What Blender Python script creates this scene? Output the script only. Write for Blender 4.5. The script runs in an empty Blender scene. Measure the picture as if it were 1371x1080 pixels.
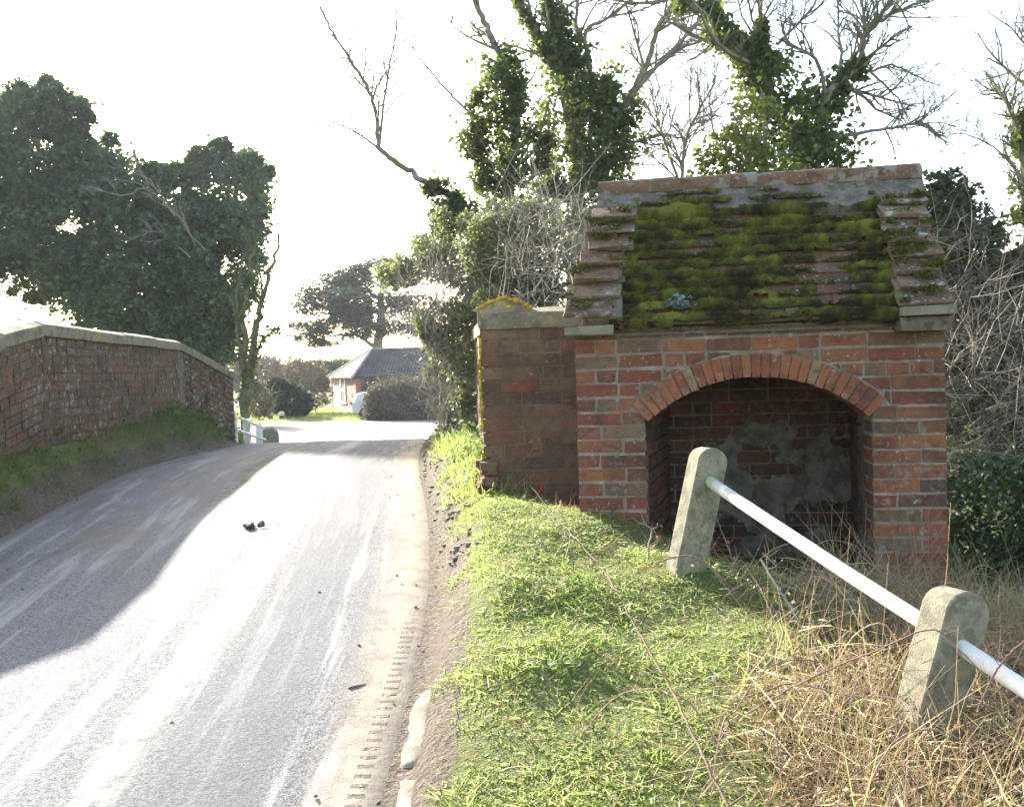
import bpy, math, random
import numpy as np
from mathutils import Vector, Matrix, noise
S = bpy.context.scene
COL = S.collection
random.seed(7)
R = np.random.default_rng(11)
rad = math.radians

# ------------------------------------------------------------------ camera maths
F, PW, PH, EYE = 1300.0, 1371.0, 1080.0, 1.6
PITCH, ROLL = rad(2.0), rad(-1.72)
CROT = Matrix.Rotation(math.pi/2 - PITCH, 3, 'X') @ Matrix.Rotation(ROLL, 3, 'Z')
def W(px, py, d):
    v = CROT @ Vector(((px-685.5)/F, -(py-540)/F, -1.0))
    k = d / v.y
    return Vector((v.x*k, d, EYE + v.z*k))

# ------------------------------------------------------------------ ground model
def curve(tab):
    xs = np.array([t[0] for t in tab], float); ys = np.array([t[1] for t in tab], float)
    m = np.gradient(ys, xs)
    def f(q):
        q = np.clip(np.asarray(q, float), xs[0], xs[-1])
        i = np.clip(np.searchsorted(xs, q) - 1, 0, len(xs)-2)
        h = xs[i+1]-xs[i]; t = (q-xs[i])/h
        return ((2*t**3-3*t**2+1)*ys[i] + (t**3-2*t**2+t)*h*m[i] + (-2*t**3+3*t**2)*ys[i+1] + (t**3-t**2)*h*m[i+1])
    return f
zroad = curve([(-40,-1.3),(-8,-.95),(-4,-.52),(0,0),(2.76,.35),(4.2,.495),(6,.62),(8,.685),(11.8,.715),(14.5,.6),(19,.1),(25,-.5),(32,-.88),(45,-.95),(60,-.92),(100,-.8),(700,.5)])
xleft = curve([(-40,-2.6),(-4,-2.6),(2,-2.85),(6.2,-3.31),(9.2,-3.75),(12.4,-3.75),(16,-4.3),(22,-5.6),(32,-8.4),(45,-14),(700,-14)])
xright = curve([(-40,-.3),(-4,-.3),(2.76,-.39),(3.8,-.38),(10,-.93),(13,-1.15),(18,-1.6),(24,-2.2),(34,-3.1),(45,-4),(700,-4)])
def sst(a, b, x):
    t = np.clip((x-a)/(b-a), 0, 1); return t*t*(3-2*t)
CTRL = np.array([(0,1,.12),(-.07,2.6,.42),(.4,2.5,.42),(1.0,2.3,.42),(1.28,2.87,.47),(2,2.5,.3),(3.2,3,-.1),(.2,2.95,.50),(.5,2.95,.515),(.2,3.5,.6),(.8,3.5,.64),(1.3,3.6,.58),
  (1.9,3.7,.42),(.05,4.3,.74),(.84,4.2,.77),(.35,4.95,.86),(-.1,5.4,.87),(-.15,6,.84),(-.35,6,.80),(1.25,4.6,.52),(1.2,5.5,.4),(2.1,4.7,.40),(2.7,5,.25),(3.4,5,0),(4.5,5,-.4),
  (-.35,7,.92),(-.5,8.5,.96),(-.6,10,.92),(-.7,12,.85),(.6,8,-.2),(.3,10,.1),(3,10,-.6),(5,14,-.7),(1.5,13,-.2),(5,1,-.6),(2,0,-.1),(8,6,-.8),(.6,6.4,.3),(1.5,0,0),(0,-3,-.5),(4,-3,-.9)])
def height(x, y):
    x = np.asarray(x, float); y = np.asarray(y, float)
    zr = zroad(y); xl = xleft(y); xr = xright(y)
    z = zr.copy()
    n = (.016*np.sin(x*3.1+y*2.3)+.009*np.sin(x*7.3-y*5.1)+.006*np.sin(y*9.7+x*4.1))
    tl = xl - x
    amp = .33*sst(2.5, 6, y)*(1-sst(13.2, 15.2, y)) + .06
    bank = amp*sst(0, .42, tl) - 1.9*sst(.9, 4, tl)*sst(2, 5, y)*(1-sst(14, 20, y))
    z = np.where(tl > 0, zr + bank + n*sst(.05, .5, tl), z)
    tr = x - xr
    d2 = (x[..., None]-CTRL[:, 0])**2 + (y[..., None]-CTRL[:, 1])**2 + .02
    w = (d2+.10)**-1.9
    v = (w*CTRL[:, 2]).sum(-1)/w.sum(-1)
    far = sst(10.5, 15, y)
    v = v*(1-far) + (zr + .1*(1-sst(25,32,y)))*far
    v = v*(sst(-6,-2,y)) + zr*(1-sst(-6,-2,y))
    k = sst(.0, .34, tr)
    z = np.where(tr > 0, (zr+.05*sst(.04,.1,tr))*(1-k) + v*k + n*sst(.1, .6, tr), z)
    return z
def H(x, y): return float(height(np.array([x]), np.array([y]))[0])

# ------------------------------------------------------------------ object helpers
def tag(o, label=None, cat=None, group=None, kind=None):
    if label: o['label'] = label
    if cat: o['category'] = cat
    if group: o['group'] = group
    if kind: o['kind'] = kind
    return o
def thing(name, label, cat, loc, group=None, rz=0):
    o = bpy.data.objects.new(name, None); COL.objects.link(o)
    o.empty_display_size = .1
    o.location = loc; o.rotation_euler = (0, 0, rz)
    return tag(o, label, cat, group)
def link(me, name, mats, parent, local):
    o = bpy.data.objects.new(name, me); COL.objects.link(o)
    for m in (mats if isinstance(mats, (list, tuple)) else [mats]): me.materials.append(m)
    if parent is not None:
        o.parent = parent
        if not local:
            base = Vector(parent.location)
            p = parent.parent
            while p is not None: base += Vector(p.location); p = p.parent
            o.location = -base
    return o
def np_mesh(name, V, Fc, mats, parent=None, local=False, smooth=False, col=None):
    """V (n,3), Fc (m,k) arrays -> one mesh object."""
    me = bpy.data.meshes.new(name)
    V = np.ascontiguousarray(V, np.float32); Fc = np.ascontiguousarray(Fc, np.int32)
    me.vertices.add(len(V)); me.vertices.foreach_set('co', V.ravel())
    m, k = Fc.shape
    me.loops.add(m*k); me.loops.foreach_set('vertex_index', Fc.ravel())
    me.polygons.add(m)
    me.polygons.foreach_set('loop_start', np.arange(0, m*k, k, dtype=np.int32))
    me.polygons.foreach_set('loop_total', np.full(m, k, np.int32))
    if smooth: me.polygons.foreach_set('use_smooth', np.ones(m, bool))
    if col is not None:
        a = me.attributes.new('tint', 'FLOAT', 'POINT'); a.data.foreach_set('value', np.ascontiguousarray(col, np.float32))
    me.update(calc_edges=True)
    return link(me, name, mats, parent, local)
class MB:
    def __init__(s): s.v = []; s.f = []; s.mi = []
    def add(s, vs, fs, mi=0):
        b = len(s.v); s.v.extend(tuple(p) for p in vs)
        for f in fs: s.f.append(tuple(b+i for i in f)); s.mi.append(mi)
    def hexa(s, p, mi=0):      # 8 points: bottom 4 ccw, top 4 ccw
        s.add(p, [(3,2,1,0),(4,5,6,7),(0,1,5,4),(1,2,6,5),(2,3,7,6),(3,0,4,7)], mi)
    def box(s, a, b, mi=0, j=0.0):
        x0,y0,z0 = a; x1,y1,z1 = b
        p = [(x0,y0,z0),(x1,y0,z0),(x1,y1,z0),(x0,y1,z0),(x0,y0,z1),(x1,y0,z1),(x1,y1,z1),(x0,y1,z1)]
        if j: p = [tuple(c+random.uniform(-j, j) for c in q) for q in p]
        s.hexa(p, mi)
    def obox(s, c, ax, ay, az, mi=0, j=0.0):   # centre and three half axes
        c, ax, ay, az = map(Vector, (c, ax, ay, az))
        p = [c-ax-ay-az, c+ax-ay-az, c+ax+ay-az, c-ax+ay-az, c-ax-ay+az, c+ax-ay+az, c+ax+ay+az, c-ax+ay+az]
        if j: p = [q+Vector([random.uniform(-j, j) for _ in range(3)]) for q in p]
        s.hexa(p, mi)
    def tube(s, pts, rads, k=6, mi=0, cap=True):
        pts = [Vector(p) for p in pts]; n = len(pts)
        if n < 2: return
        b = len(s.v); ref = None
        for i, p in enumerate(pts):
            t = (pts[min(i+1, n-1)]-pts[max(i-1, 0)])
            if t.length < 1e-9: t = Vector((0,0,1))
            t.normalize()
            if ref is None: ref = t.orthogonal()
            a = ref - t*ref.dot(t)
            if a.length < 1e-6: a = t.orthogonal()
            a.normalize(); ref = a; c = t.cross(a)
            for q in range(k):
                w = 2*math.pi*q/k
                s.v.append(tuple(p + (a*math.cos(w)+c*math.sin(w))*rads[i]))
        for i in range(n-1):
            for q in range(k):
                s.f.append((b+i*k+q, b+i*k+(q+1) % k, b+(i+1)*k+(q+1) % k, b+(i+1)*k+q)); s.mi.append(mi)
        if cap:
            s.f.append(tuple(b+q for q in range(k))[::-1]); s.mi.append(mi)
            s.f.append(tuple(b+(n-1)*k+q for q in range(k))); s.mi.append(mi)
    def build(s, name, mats, parent=None, local=False, smooth=False, bevel=0):
        me = bpy.data.meshes.new(name); me.from_pydata(s.v, [], s.f)
        me.polygons.foreach_set('material_index', s.mi)
        if smooth: me.polygons.foreach_set('use_smooth', [True]*len(s.f))
        me.update()
        o = link(me, name, mats, parent, local)
        if bevel:
            m = o.modifiers.new('bevel', 'BEVEL'); m.width = bevel; m.segments = 2; m.limit_method = 'ANGLE'; m.angle_limit = rad(40)
        return o

# ------------------------------------------------------------------ node helpers
def newmat(name):
    m = bpy.data.materials.new(name); m.use_nodes = True
    nt = m.node_tree; nt.nodes.clear()
    return m, nt
def nd(nt, t, ins=None, **props):
    n = nt.nodes.new('ShaderNode'+t)
    for k, v in props.items(): setattr(n, k, v)
    for k, v in (ins or {}).items():
        sk = n.inputs[k]
        if isinstance(v, bpy.types.NodeSocket): nt.links.new(v, sk)
        else: sk.default_value = v
    return n
def c4(c): return (c[0], c[1], c[2], 1.0)
def mixc(nt, f, a, b, mode='MIX'):
    n = nt.nodes.new('ShaderNodeMix'); n.data_type = 'RGBA'; n.blend_type = mode; n.clamp_factor = True
    for i, v in ((0, f), (6, a), (7, b)):
        if isinstance(v, bpy.types.NodeSocket): nt.links.new(v, n.inputs[i])
        elif i == 0: n.inputs[0].default_value = v
        else: n.inputs[i].default_value = c4(v)
    return n.outputs[2]
def mth(nt, op, a, b=0.0, c=None):
    ins = {0: a, 1: b}
    if c is not None: ins[2] = c
    return nd(nt, 'Math', ins, operation=op).outputs[0]
def rng_(nt, v, a, b, lo=0.0, hi=1.0):
    return nd(nt, 'MapRange', {'Value': v, 'From Min': a, 'From Max': b, 'To Min': lo, 'To Max': hi}, interpolation_type='SMOOTHSTEP').outputs[0]
def ramp(nt, v, stops, mode='LINEAR'):
    n = nd(nt, 'ValToRGB', {'Fac': v}); cr = n.color_ramp; cr.interpolation = mode
    while len(cr.elements) < len(stops): cr.elements.new(.5)
    for e, (p, c) in zip(cr.elements, stops): e.position = p; e.color = c4(c)
    return n.outputs[0]
def noi(nt, co, scale, detail=4, rough=.55, dist=0.0):
    return nd(nt, 'TexNoise', {'Vector': co, 'Scale': scale, 'Detail': detail, 'Roughness': rough, 'Distortion': dist}).outputs[0]
def voro(nt, co, scale, feature='F1'):
    return nd(nt, 'TexVoronoi', {'Vector': co, 'Scale': scale}, feature=feature)
def objco(nt): return nd(nt, 'TexCoord').outputs['Object']
def finish(nt, col, rough=.85, bump=None, bstr=.3, bdist=.01, spec=.3, metal=0.0, normal=None):
    ins = {'Base Color': col if isinstance(col, bpy.types.NodeSocket) else c4(col), 'Roughness': rough, 'Specular IOR Level': spec, 'Metallic': metal}
    b = nd(nt, 'BsdfPrincipled', ins)
    if bump is not None:
        n = nd(nt, 'Bump', {'Height': bump, 'Strength': bstr, 'Distance': bdist}); nt.links.new(n.outputs[0], b.inputs['Normal'])
    o = nd(nt, 'OutputMaterial'); nt.links.new(b.outputs[0], o.inputs[0])
    return b

BRICKS = [(0,(.19,.066,.036)),(.12,(.23,.085,.042)),(.24,(.145,.068,.042)),(.36,(.27,.105,.045)),(.48,(.155,.095,.055)),(.58,(.19,.058,.038)),(.68,(.12,.065,.042)),(.78,(.24,.092,.045)),(.90,(.17,.11,.066)),(.97,(.085,.06,.048))]
def brick_mat(name, stops, lichen=.2, moss=.15, dirt=.4, white=.0, mosscol=(.07,.075,.02)):
    m, nt = newmat(name); co = objco(nt)
    isl = nd(nt, 'NewGeometry').outputs['Random Per Island']
    base = ramp(nt, isl, stops, 'CONSTANT')
    n1 = noi(nt, co, 38, 5, .65)
    base = mixc(nt, rng_(nt, n1, .42, .7, 0, .5), base, (.29,.14,.08))
    nq = noi(nt, co, 21, 6, .75, .6); base = mixc(nt, rng_(nt, nq, .50, .66, 0, .75), base, (.075,.05,.04))
    n2 = noi(nt, co, 3.2, 6, .65)
    base = mixc(nt, rng_(nt, n2, .45, .68, 0, dirt), base, (.045,.032,.024))
    n3 = noi(nt, co, 5.5, 5, .6, .4)
    base = mixc(nt, rng_(nt, n3, .60, .70, 0, moss*2), base, mosscol)
    n4 = noi(nt, co, 46, 3, .6); n5 = noi(nt, co, 4.2, 3, .5)
    lm = mth(nt, 'MULTIPLY', rng_(nt, n4, .60, .68), rng_(nt, n5, .5-.18*lichen, .64))
    base = mixc(nt, mth(nt, 'MULTIPLY', lm, min(1, lichen+.25)), base, (.42,.41,.36))
    if white:
        n6 = noi(nt, co, 13, 4, .7); n7 = noi(nt, co, 1.2, 4, .6)
        base = mixc(nt, mth(nt, 'MULTIPLY', rng_(nt, n6, .53, .66, 0, white), rng_(nt, n7, .40, .60)), base, (.42,.42,.39))
    b = mth(nt, 'ADD', noi(nt, co, 70, 5, .7), mth(nt, 'MULTIPLY', noi(nt, co, 18, 3), 1.2))
    finish(nt, base, .93, b, .55, .012, .15)
    return m
def stone_mat(name, a, b, c, scale=9, lich=None, rough=.93):
    m, nt = newmat(name); co = objco(nt)
    col = mixc(nt, rng_(nt, noi(nt, co, scale, 6, .65), .35, .65), a, b)
    col = mixc(nt, rng_(nt, noi(nt, co, scale*6, 4, .7), .55, .7, 0, .8), col, c)
    col = mixc(nt, rng_(nt, noi(nt, co, scale*1.3, 3, .5), .56, .64, 0, .75), col, tuple(q*.5 for q in a))
    if lich: col = mixc(nt, rng_(nt, noi(nt, co, scale*.8, 5, .65), lich[1], lich[1]+.06), col, lich[0])
    finish(nt, col, rough, noi(nt, co, scale*9, 6, .75), .6, .01, .2)
    return m
def leaf_mat(name, stops, trans=.35, tcol=(.22,.30,.03), rough=.42, spec=.5):
    m, nt = newmat(name)
    isl = nd(nt, 'NewGeometry').outputs['Random Per Island']
    col = ramp(nt, isl, stops)
    co = objco(nt)
    col = mixc(nt, rng_(nt, noi(nt, co, .9, 3, .5), .42, .66, 0, .5), col, stops[-1][1])
    p = nd(nt, 'BsdfPrincipled', {'Base Color': col, 'Roughness': rough, 'Specular IOR Level': spec})
    t = nd(nt, 'BsdfTranslucent', {'Color': mixc(nt, .5, col, tcol)})
    x = nd(nt, 'MixShader', {0: trans, 1: p.outputs[0], 2: t.outputs[0]})
    o = nd(nt, 'OutputMaterial', {0: x.outputs[0]})
    return m
def plain(name, col, rough=.6, var=.25, scale=20, spec=.4, metal=0.0, bs=.2):
    m, nt = newmat(name); co = objco(nt)
    n = noi(nt, co, scale, 5, .65)
    c = mixc(nt, rng_(nt, n, .35, .7, 0, 1), tuple(q*(1-var) for q in col), tuple(min(1, q*(1+var)) for q in col))
    finish(nt, c, rough, n, bs, .005, spec, metal)
    return m

M_BRICK = brick_mat('shelter_brick', BRICKS, .5, .28, .65, .35, (.11,.095,.05))
M_PIER = brick_mat('pier_brick', [(0,(.21,.10,.06)),(.15,(.16,.095,.06)),(.3,(.20,.135,.078)),(.45,(.235,.085,.055)),(.53,(.13,.08,.055)),(.68,(.22,.115,.065)),(.85,(.20,.14,.085)),(.96,(.29,.075,.05))], .2, .45, .5, 0, (.15,.13,.06))
M_OLD = brick_mat('bridge_brick', [(0,(.125,.075,.048)),(.15,(.10,.066,.046)),(.3,(.12,.087,.056)),(.45,(.09,.066,.045)),(.6,(.15,.068,.04)),(.75,(.115,.09,.06)),(.9,(.08,.062,.044))], .9, 1.1, .75, .7, (.085,.078,.03))
M_INNER = brick_mat('shaded_recess_brick', [(0,(.10,.034,.024)),(.25,(.055,.03,.024)),(.45,(.125,.042,.027)),(.6,(.04,.028,.024)),(.8,(.08,.038,.027))], .15, .2, .95)  # grimy brick, darkened further so its colour carries the recess shade
M_MORT = stone_mat('lime_mortar', (.30,.265,.205), (.18,.155,.11), (.42,.39,.335), 6)
M_MORTD = stone_mat('dirty_mortar', (.14,.11,.08), (.20,.165,.12), (.28,.25,.2), 14)
M_COPE = stone_mat('coping_stone', (.24,.215,.145), (.17,.155,.10), (.36,.33,.25), 7, ((.34,.28,.05), .62))
M_COPEY = stone_mat('lichen_coping', (.34,.31,.22), (.27,.245,.16), (.46,.42,.30), 9, ((.62,.44,.03), .53))
M_CONC = stone_mat('weathered_concrete', (.28,.255,.175), (.17,.155,.105), (.39,.365,.29), 16, ((.35,.26,.06), .63))
M_RENDER = stone_mat('old_render', (.20,.175,.135), (.09,.078,.06), (.29,.26,.205), 9)
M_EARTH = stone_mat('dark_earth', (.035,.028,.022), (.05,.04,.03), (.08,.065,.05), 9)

def bark(name, a, b, green=0.0):
    m, nt = newmat(name); co = objco(nt)
    n = noi(nt, co, 9, 6, .65)
    col = mixc(nt, rng_(nt, n, .35, .65), a, b)
    if green: col = mixc(nt, rng_(nt, noi(nt, co, 2.5, 4, .6), .45, .6, 0, green), col, (.14,.15,.035))
    finish(nt, col, .9, noi(nt, co, 40, 4, .7), .5, .01, .2)
    return m
M_BARK = bark('grey_bark', (.16,.14,.115), (.27,.245,.21), .5)
M_TWIG = bark('bare_twig', (.17,.145,.12), (.29,.255,.21))
M_PALE = bark('pale_twig', (.30,.27,.22), (.42,.385,.32))
M_BRAMB = bark('bramble_cane', (.20,.11,.095), (.31,.20,.165))
IVY = [(0,(.03,.058,.022)),(.4,(.048,.085,.028)),(.75,(.07,.11,.035)),(.93,(.12,.15,.04)),(1,(.045,.075,.03))]
M_IVY = leaf_mat('ivy_leaf', IVY, .38, (.25,.33,.03))
M_IVYD = leaf_mat('dark_evergreen_leaf', [(0,(.028,.062,.036)),(.5,(.046,.095,.045)),(.85,(.085,.14,.05)),(1,(.036,.076,.038))], .28, (.2,.30,.05), .45, .45)
M_IVYY = leaf_mat('sunny_ivy_leaf', [(0,(.06,.09,.022)),(.4,(.09,.13,.03)),(.8,(.14,.17,.035)),(1,(.075,.105,.028))], .45, (.36,.42,.04))
M_CEDAR = leaf_mat('cedar_needles', [(0,(.05,.075,.055)),(.5,(.07,.095,.07)),(1,(.06,.085,.065))], .2, (.12,.2,.1), .6, .3)
M_DRYLEAF = leaf_mat('dead_leaf', [(0,(.26,.17,.10)),(.4,(.38,.27,.17)),(.75,(.52,.42,.31)),(1,(.2,.12,.07))], .3, (.4,.25,.1), .7, .2)
M_BRUSH = leaf_mat('brushwood', [(0,(.13,.10,.075)),(.5,(.19,.15,.115)),(1,(.15,.12,.085))], .15, (.2,.15,.08), .85, .1)

# ------------------------------------------------------------------ vegetation helpers
def nrm(a): return a/np.maximum(1e-9, np.linalg.norm(a, axis=-1, keepdims=True))
def leaf_arrays(C, size, up=.35, aspect=.75, droop=0.0, rng=R):
    n = len(C)
    N = rng.normal(size=(n, 3)); N = nrm(N); N[:, 2] = np.abs(N[:, 2])*1.0 + up; N = nrm(N)
    T = nrm(np.cross(N, rng.normal(size=(n, 3)))); T[:, 2] -= droop; T = nrm(T)
    B = nrm(np.cross(N, T)); s = (np.asarray(size)*np.ones(n))[:, None]
    f = N*s*.10
    V = np.stack([C - T*s*.5, C + B*s*.5*aspect + f - T*s*.08, C + T*s*.5, C - B*s*.5*aspect + f - T*s*.08], 1).reshape(-1, 3)
    Q = np.arange(n*4).reshape(n, 4)
    return V, Q
def leaves(name, C, size, mat, parent, **kw):
    V, Q = leaf_arrays(np.asarray(C), size, **kw)
    return np_mesh(name, V, Q, mat, parent)
def gate(C, scale, thr):
    k = np.array([noise.noise(Vector(c)*scale) for c in C]); return C[k > thr]
def blob_points(blobs, n, shell=.22, rng=R, cull=.72, lump=.22):
    """blobs: rows centre xyz + radii xyz; points near the outside of their union."""
    Bc = np.array([b[:3] for b in blobs]); Br = np.array([b[3:] for b in blobs])
    wt = (Br[:, 0]*Br[:, 1]+Br[:, 1]*Br[:, 2]+Br[:, 0]*Br[:, 2]); wt = wt/wt.sum()
    i = rng.choice(len(blobs), n, p=wt)
    d = nrm(rng.normal(size=(n, 3))); r = 1.04 - np.abs(rng.normal(size=n))*shell
    r = np.clip(r, .1, 1.1) + np.where(rng.random(n) < .07, rng.uniform(0, .3, n), 0)
    fq = 1.6/np.cbrt(Br.prod(1)).mean()
    E_ = Bc[i]+d*Br[i]
    r = r*(1+lump*np.array([noise.noise(Vector(e)*fq)+.6*noise.noise(Vector(e)*fq*2.7) for e in E_]))
    P = Bc[i] + d*r[:, None]*Br[i]
    q = (((P[:, None, :]-Bc)/Br)**2).sum(-1)**.5
    q[np.arange(n), i] = 9
    return P[q.min(1) > cull]
def tufted(blobs, n, r0, r1, rng=R):
    P = blob_points(blobs, n*3, .03, lump=.1)[:n]
    return list(blobs)+[(p[0], p[1], p[2], a, a, a*rng.uniform(.6, 1)) for p, a in zip(P, rng.uniform(r0, r1, len(P)))]
def pblob(px, py, rx, ry, d, deep=None):
    c = W(px, py, d); k = d/F
    return (c.x, c.y, c.z, rx*k, (deep if deep else (rx+ry)/2)*k, ry*k)
def stems(P0, D, L, Rr, bend, K=3, SG=5, taper=.75, rng=R):
    n = len(P0); t = np.linspace(0, 1, SG)
    D = nrm(np.asarray(D, float)); L = (np.asarray(L)*np.ones(n)); Rr = (np.asarray(Rr)*np.ones(n))
    C = P0[:, None, :] + D[:, None, :]*(L[:, None]*t)[:, :, None] + np.asarray(bend)[:, None, :]*((t**2)[None, :]*L[:, None])[:, :, None]
    jit = rng.normal(size=(n, SG, 3))*(.018*L)[:, None, None]; jit[:, 0] = 0; C = C + jit
    a = nrm(np.cross(D, rng.normal(size=(n, 3)))); b = np.cross(D, a)
    w = 2*np.pi*np.arange(K)/K
    ring = a[:, None, :]*np.cos(w)[None, :, None] + b[:, None, :]*np.sin(w)[None, :, None]
    rr = Rr[:, None]*(1-taper*t)[None, :]
    V = (C[:, :, None, :] + ring[:, None, :, :]*rr[:, :, None, None]).reshape(-1, 3)
    idx = np.arange(n*SG*K).reshape(n, SG, K)
    a0 = idx[:, :-1, :]; a1 = np.roll(idx, -1, 2)[:, :-1, :]; b1 = np.roll(idx, -1, 2)[:, 1:, :]; b0 = idx[:, 1:, :]
    return V, np.stack([a0, a1, b1, b0], -1).reshape(-1, 4), C
def blades(P0, D, L, Wd, bend, rng=R):
    n = len(P0); D = nrm(np.asarray(D, float)); L = (np.asarray(L)*np.ones(n))[:, None]; Wd = (np.asarray(Wd)*np.ones(n))[:, None]
    side = nrm(np.cross(D, rng.normal(size=(n, 3))))
    m = P0 + D*L*.5 + bend*L*.2; tip = P0 + D*L*.95 + bend*L*.85
    V = np.stack([P0-side*Wd*.5, P0+side*Wd*.5, m+side*Wd*.42, m-side*Wd*.42, tip+side*Wd*.06, tip-side*Wd*.06], 1).reshape(-1, 3)
    o = (np.arange(n)*6)[:, None]
    Q = np.concatenate([o+np.array([[0,1,2,3]]), o+np.array([[3,2,4,5]])], 0)
    return V, Q
def smooth_path(pts, n=6):
    pts = [Vector(p) for p in pts]; out = []
    for i in range(len(pts)-1):
        p0 = pts[max(i-1, 0)]; p1 = pts[i]; p2 = pts[i+1]; p3 = pts[min(i+2, len(pts)-1)]
        for k in range(n):
            t = k/n
            out.append(.5*((2*p1)+(p2-p0)*t+(2*p0-5*p1+4*p2-p3)*t*t+(3*p1-p0-3*p2+p3)*t**3))
    out.append(pts[-1]); return out
def sprout(mb, pts, rads, rg, lvl, n, L, spread=.75, up=.15, k=4, tmin=.25):
    """bare side shoots along a limb, recursively."""
    m = len(pts)
    for _ in range(n):
        t = tmin + (1-tmin)*rg.random(); i = min(m-2, int(t*(m-1)))
        p = pts[i].lerp(pts[i+1], rg.random()); tan = (pts[i+1]-pts[i]).normalized()
        per = Vector([rg.gauss(0, 1) for _ in range(3)]); per = (per-tan*per.dot(tan)).normalized()
        d = (tan*math.cos(spread)+per*math.sin(spread)+Vector((0, 0, up))).normalized()
        ll = L*rg.uniform(.45, 1.25)*(1-.35*t); r0 = min(rads[i]*.7, .008+.011*ll*2)
        r0 = max(r0, .0026); sg = 5 if lvl else 4
        q = [p]
        for s_ in range(sg):
            d = (d + Vector([rg.gauss(0, .16) for _ in range(3)]) + Vector((0, 0, up*.25))).normalized()
            q.append(q[-1]+d*(ll/sg))
        rr = [r0*(1-.72*s_/sg) for s_ in range(sg+1)]
        mb.tube(q, rr, 4 if r0 > .008 else 3, cap=False)
        if lvl > 0: sprout(mb, q, rr, rg, lvl-1, max(2, int(n*.5) if lvl > 1 else 5), ll*.55, spread, up, 3, .2)
def limb(mb, path, r0, r1, k=7, n=6, wob=.25, rg=random):
    q = smooth_path(path, n); m = len(q)
    for i in range(1, m-1): q[i] = q[i] + Vector([rg.gauss(0, r0*wob) for _ in range(3)])
    rr = [r0+(r1-r0)*(i/(m-1)) for i in range(m)]
    mb.tube(q, rr, k, cap=False)
    return q, rr
def ivy_along(path, radii, n, rng=R, flat=.9):
    q = np.array([tuple(p) for p in smooth_path(path, 8)]); m = len(q)
    rr = np.interp(np.linspace(0, 1, m), np.linspace(0, 1, len(radii)), radii)
    w = rr/rr.sum(); i = rng.choice(m, n, p=w)
    d = nrm(rng.normal(size=(n, 3))); r = rr[i]*(1.05-np.abs(rng.normal(size=n))*.42)
    r = np.maximum(r, .02)
    nz = np.array([noise.noise(Vector(c)*2.6) for c in (q[i]+d*rr[i][:, None])])
    r = r*(1+1.0*nz)*np.where(rng.random(n) < .12, rng.uniform(1, 1.6, n), 1)
    ok = np.array([noise.noise(Vector(c)*4.2+Vector((3,1,7))) for c in (q[i]+d*r[:, None])]) > -.13
    q = q[i][ok]; d = d[ok]; r = r[ok]; n = len(r); i = np.arange(n)
    return q[i] + d*r[:, None]*np.array([1, flat, 1.05]) + rng.normal(size=(n, 3))*.03


# ================================================================== SETTING
def grid(name, xs, ys, zf, mats, kind='structure', uv=None, attr=None):
    X, Y = np.meshgrid(xs, ys) if not callable(xs) else xs(ys)
    Z = zf(X, Y); ny, nx = X.shape
    V = np.stack([X, Y, Z], -1).reshape(-1, 3); idx = np.arange(nx*ny).reshape(ny, nx)
    Q = np.stack([idx[:-1, :-1], idx[:-1, 1:], idx[1:, 1:], idx[1:, :-1]], -1).reshape(-1, 4)
    o = np_mesh(name, V, Q, mats, smooth=True)
    if uv is not None:
        l = o.data.uv_layers.new(name='UVMap'); U = uv(X, Y).reshape(-1, 2)
        l.data.foreach_set('uv', np.ascontiguousarray(U[Q.ravel()], np.float32).ravel())
    if attr is not None:
        a = o.data.attributes.new('soil', 'FLOAT', 'POINT'); a.data.foreach_set('value', np.ascontiguousarray(attr(X, Y).ravel(), np.float32))
    o['kind'] = kind
    return o
def steps(a, b, h): return list(np.arange(a, b, h))
gx = [-700, -400, -220, -120, -80, -60, -45, -35, -28, -22, -18, -15, -12.5, -10.5, -9, -8, -7, -6.2, -5.6] + steps(-5.2, -1.6, .1) + steps(-1.6, 3.4, .06) + steps(3.4, 6, .25) + [6, 7, 8, 9.5, 11, 13, 16, 20, 26, 34, 45, 60, 80, 120, 220, 400, 700]
gy = [-40, -25, -15, -10, -7, -5, -3.5, -2.5, -1.5, -.8, 0, .5] + steps(.9, 7, .07) + steps(7, 16, .15) + steps(16, 34, .6) + [34, 36, 38, 41, 44, 47, 50, 53, 56, 60, 65, 72, 80, 95, 120, 160, 220, 300, 420, 700]

m, nt = newmat('turf_and_soil'); co = objco(nt)
soil = nd(nt, 'Attribute', attribute_name='soil').outputs['Fac']
n1 = noi(nt, co, 7, 6, .7); n2 = noi(nt, co, 45, 4, .7); n3 = noi(nt, co, .35, 4, .6)
gcol = mixc(nt, rng_(nt, n2, .35, .65), (.085,.105,.03), (.17,.19,.06))
gcol = mixc(nt, rng_(nt, n1, .45, .65, 0, .6), gcol, (.16,.13,.07))
gcol = mixc(nt, rng_(nt, n3, .4, .65, 0, .5), gcol, (.13,.17,.04))
scol = mixc(nt, rng_(nt, n2, .4, .62), (.085,.065,.045), (.19,.155,.115))
scol = mixc(nt, rng_(nt, n1, .45, .65), scol, (.13,.105,.075))
sv = voro(nt, co, 60).outputs['Distance']
scol = mixc(nt, rng_(nt, sv, .12, .2, .8, 0), scol, (.26,.23,.18))
sm = rng_(nt, mth(nt, 'ADD', soil, mth(nt, 'MULTIPLY', mth(nt, 'SUBTRACT', n1, .5), .9)), .38, .6)
finish(nt, mixc(nt, sm, gcol, scol), .95, mth(nt, 'ADD', n1, mth(nt, 'MULTIPLY', n2, .8)), 1.0, .04, .15)
M_TURF = m
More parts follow.
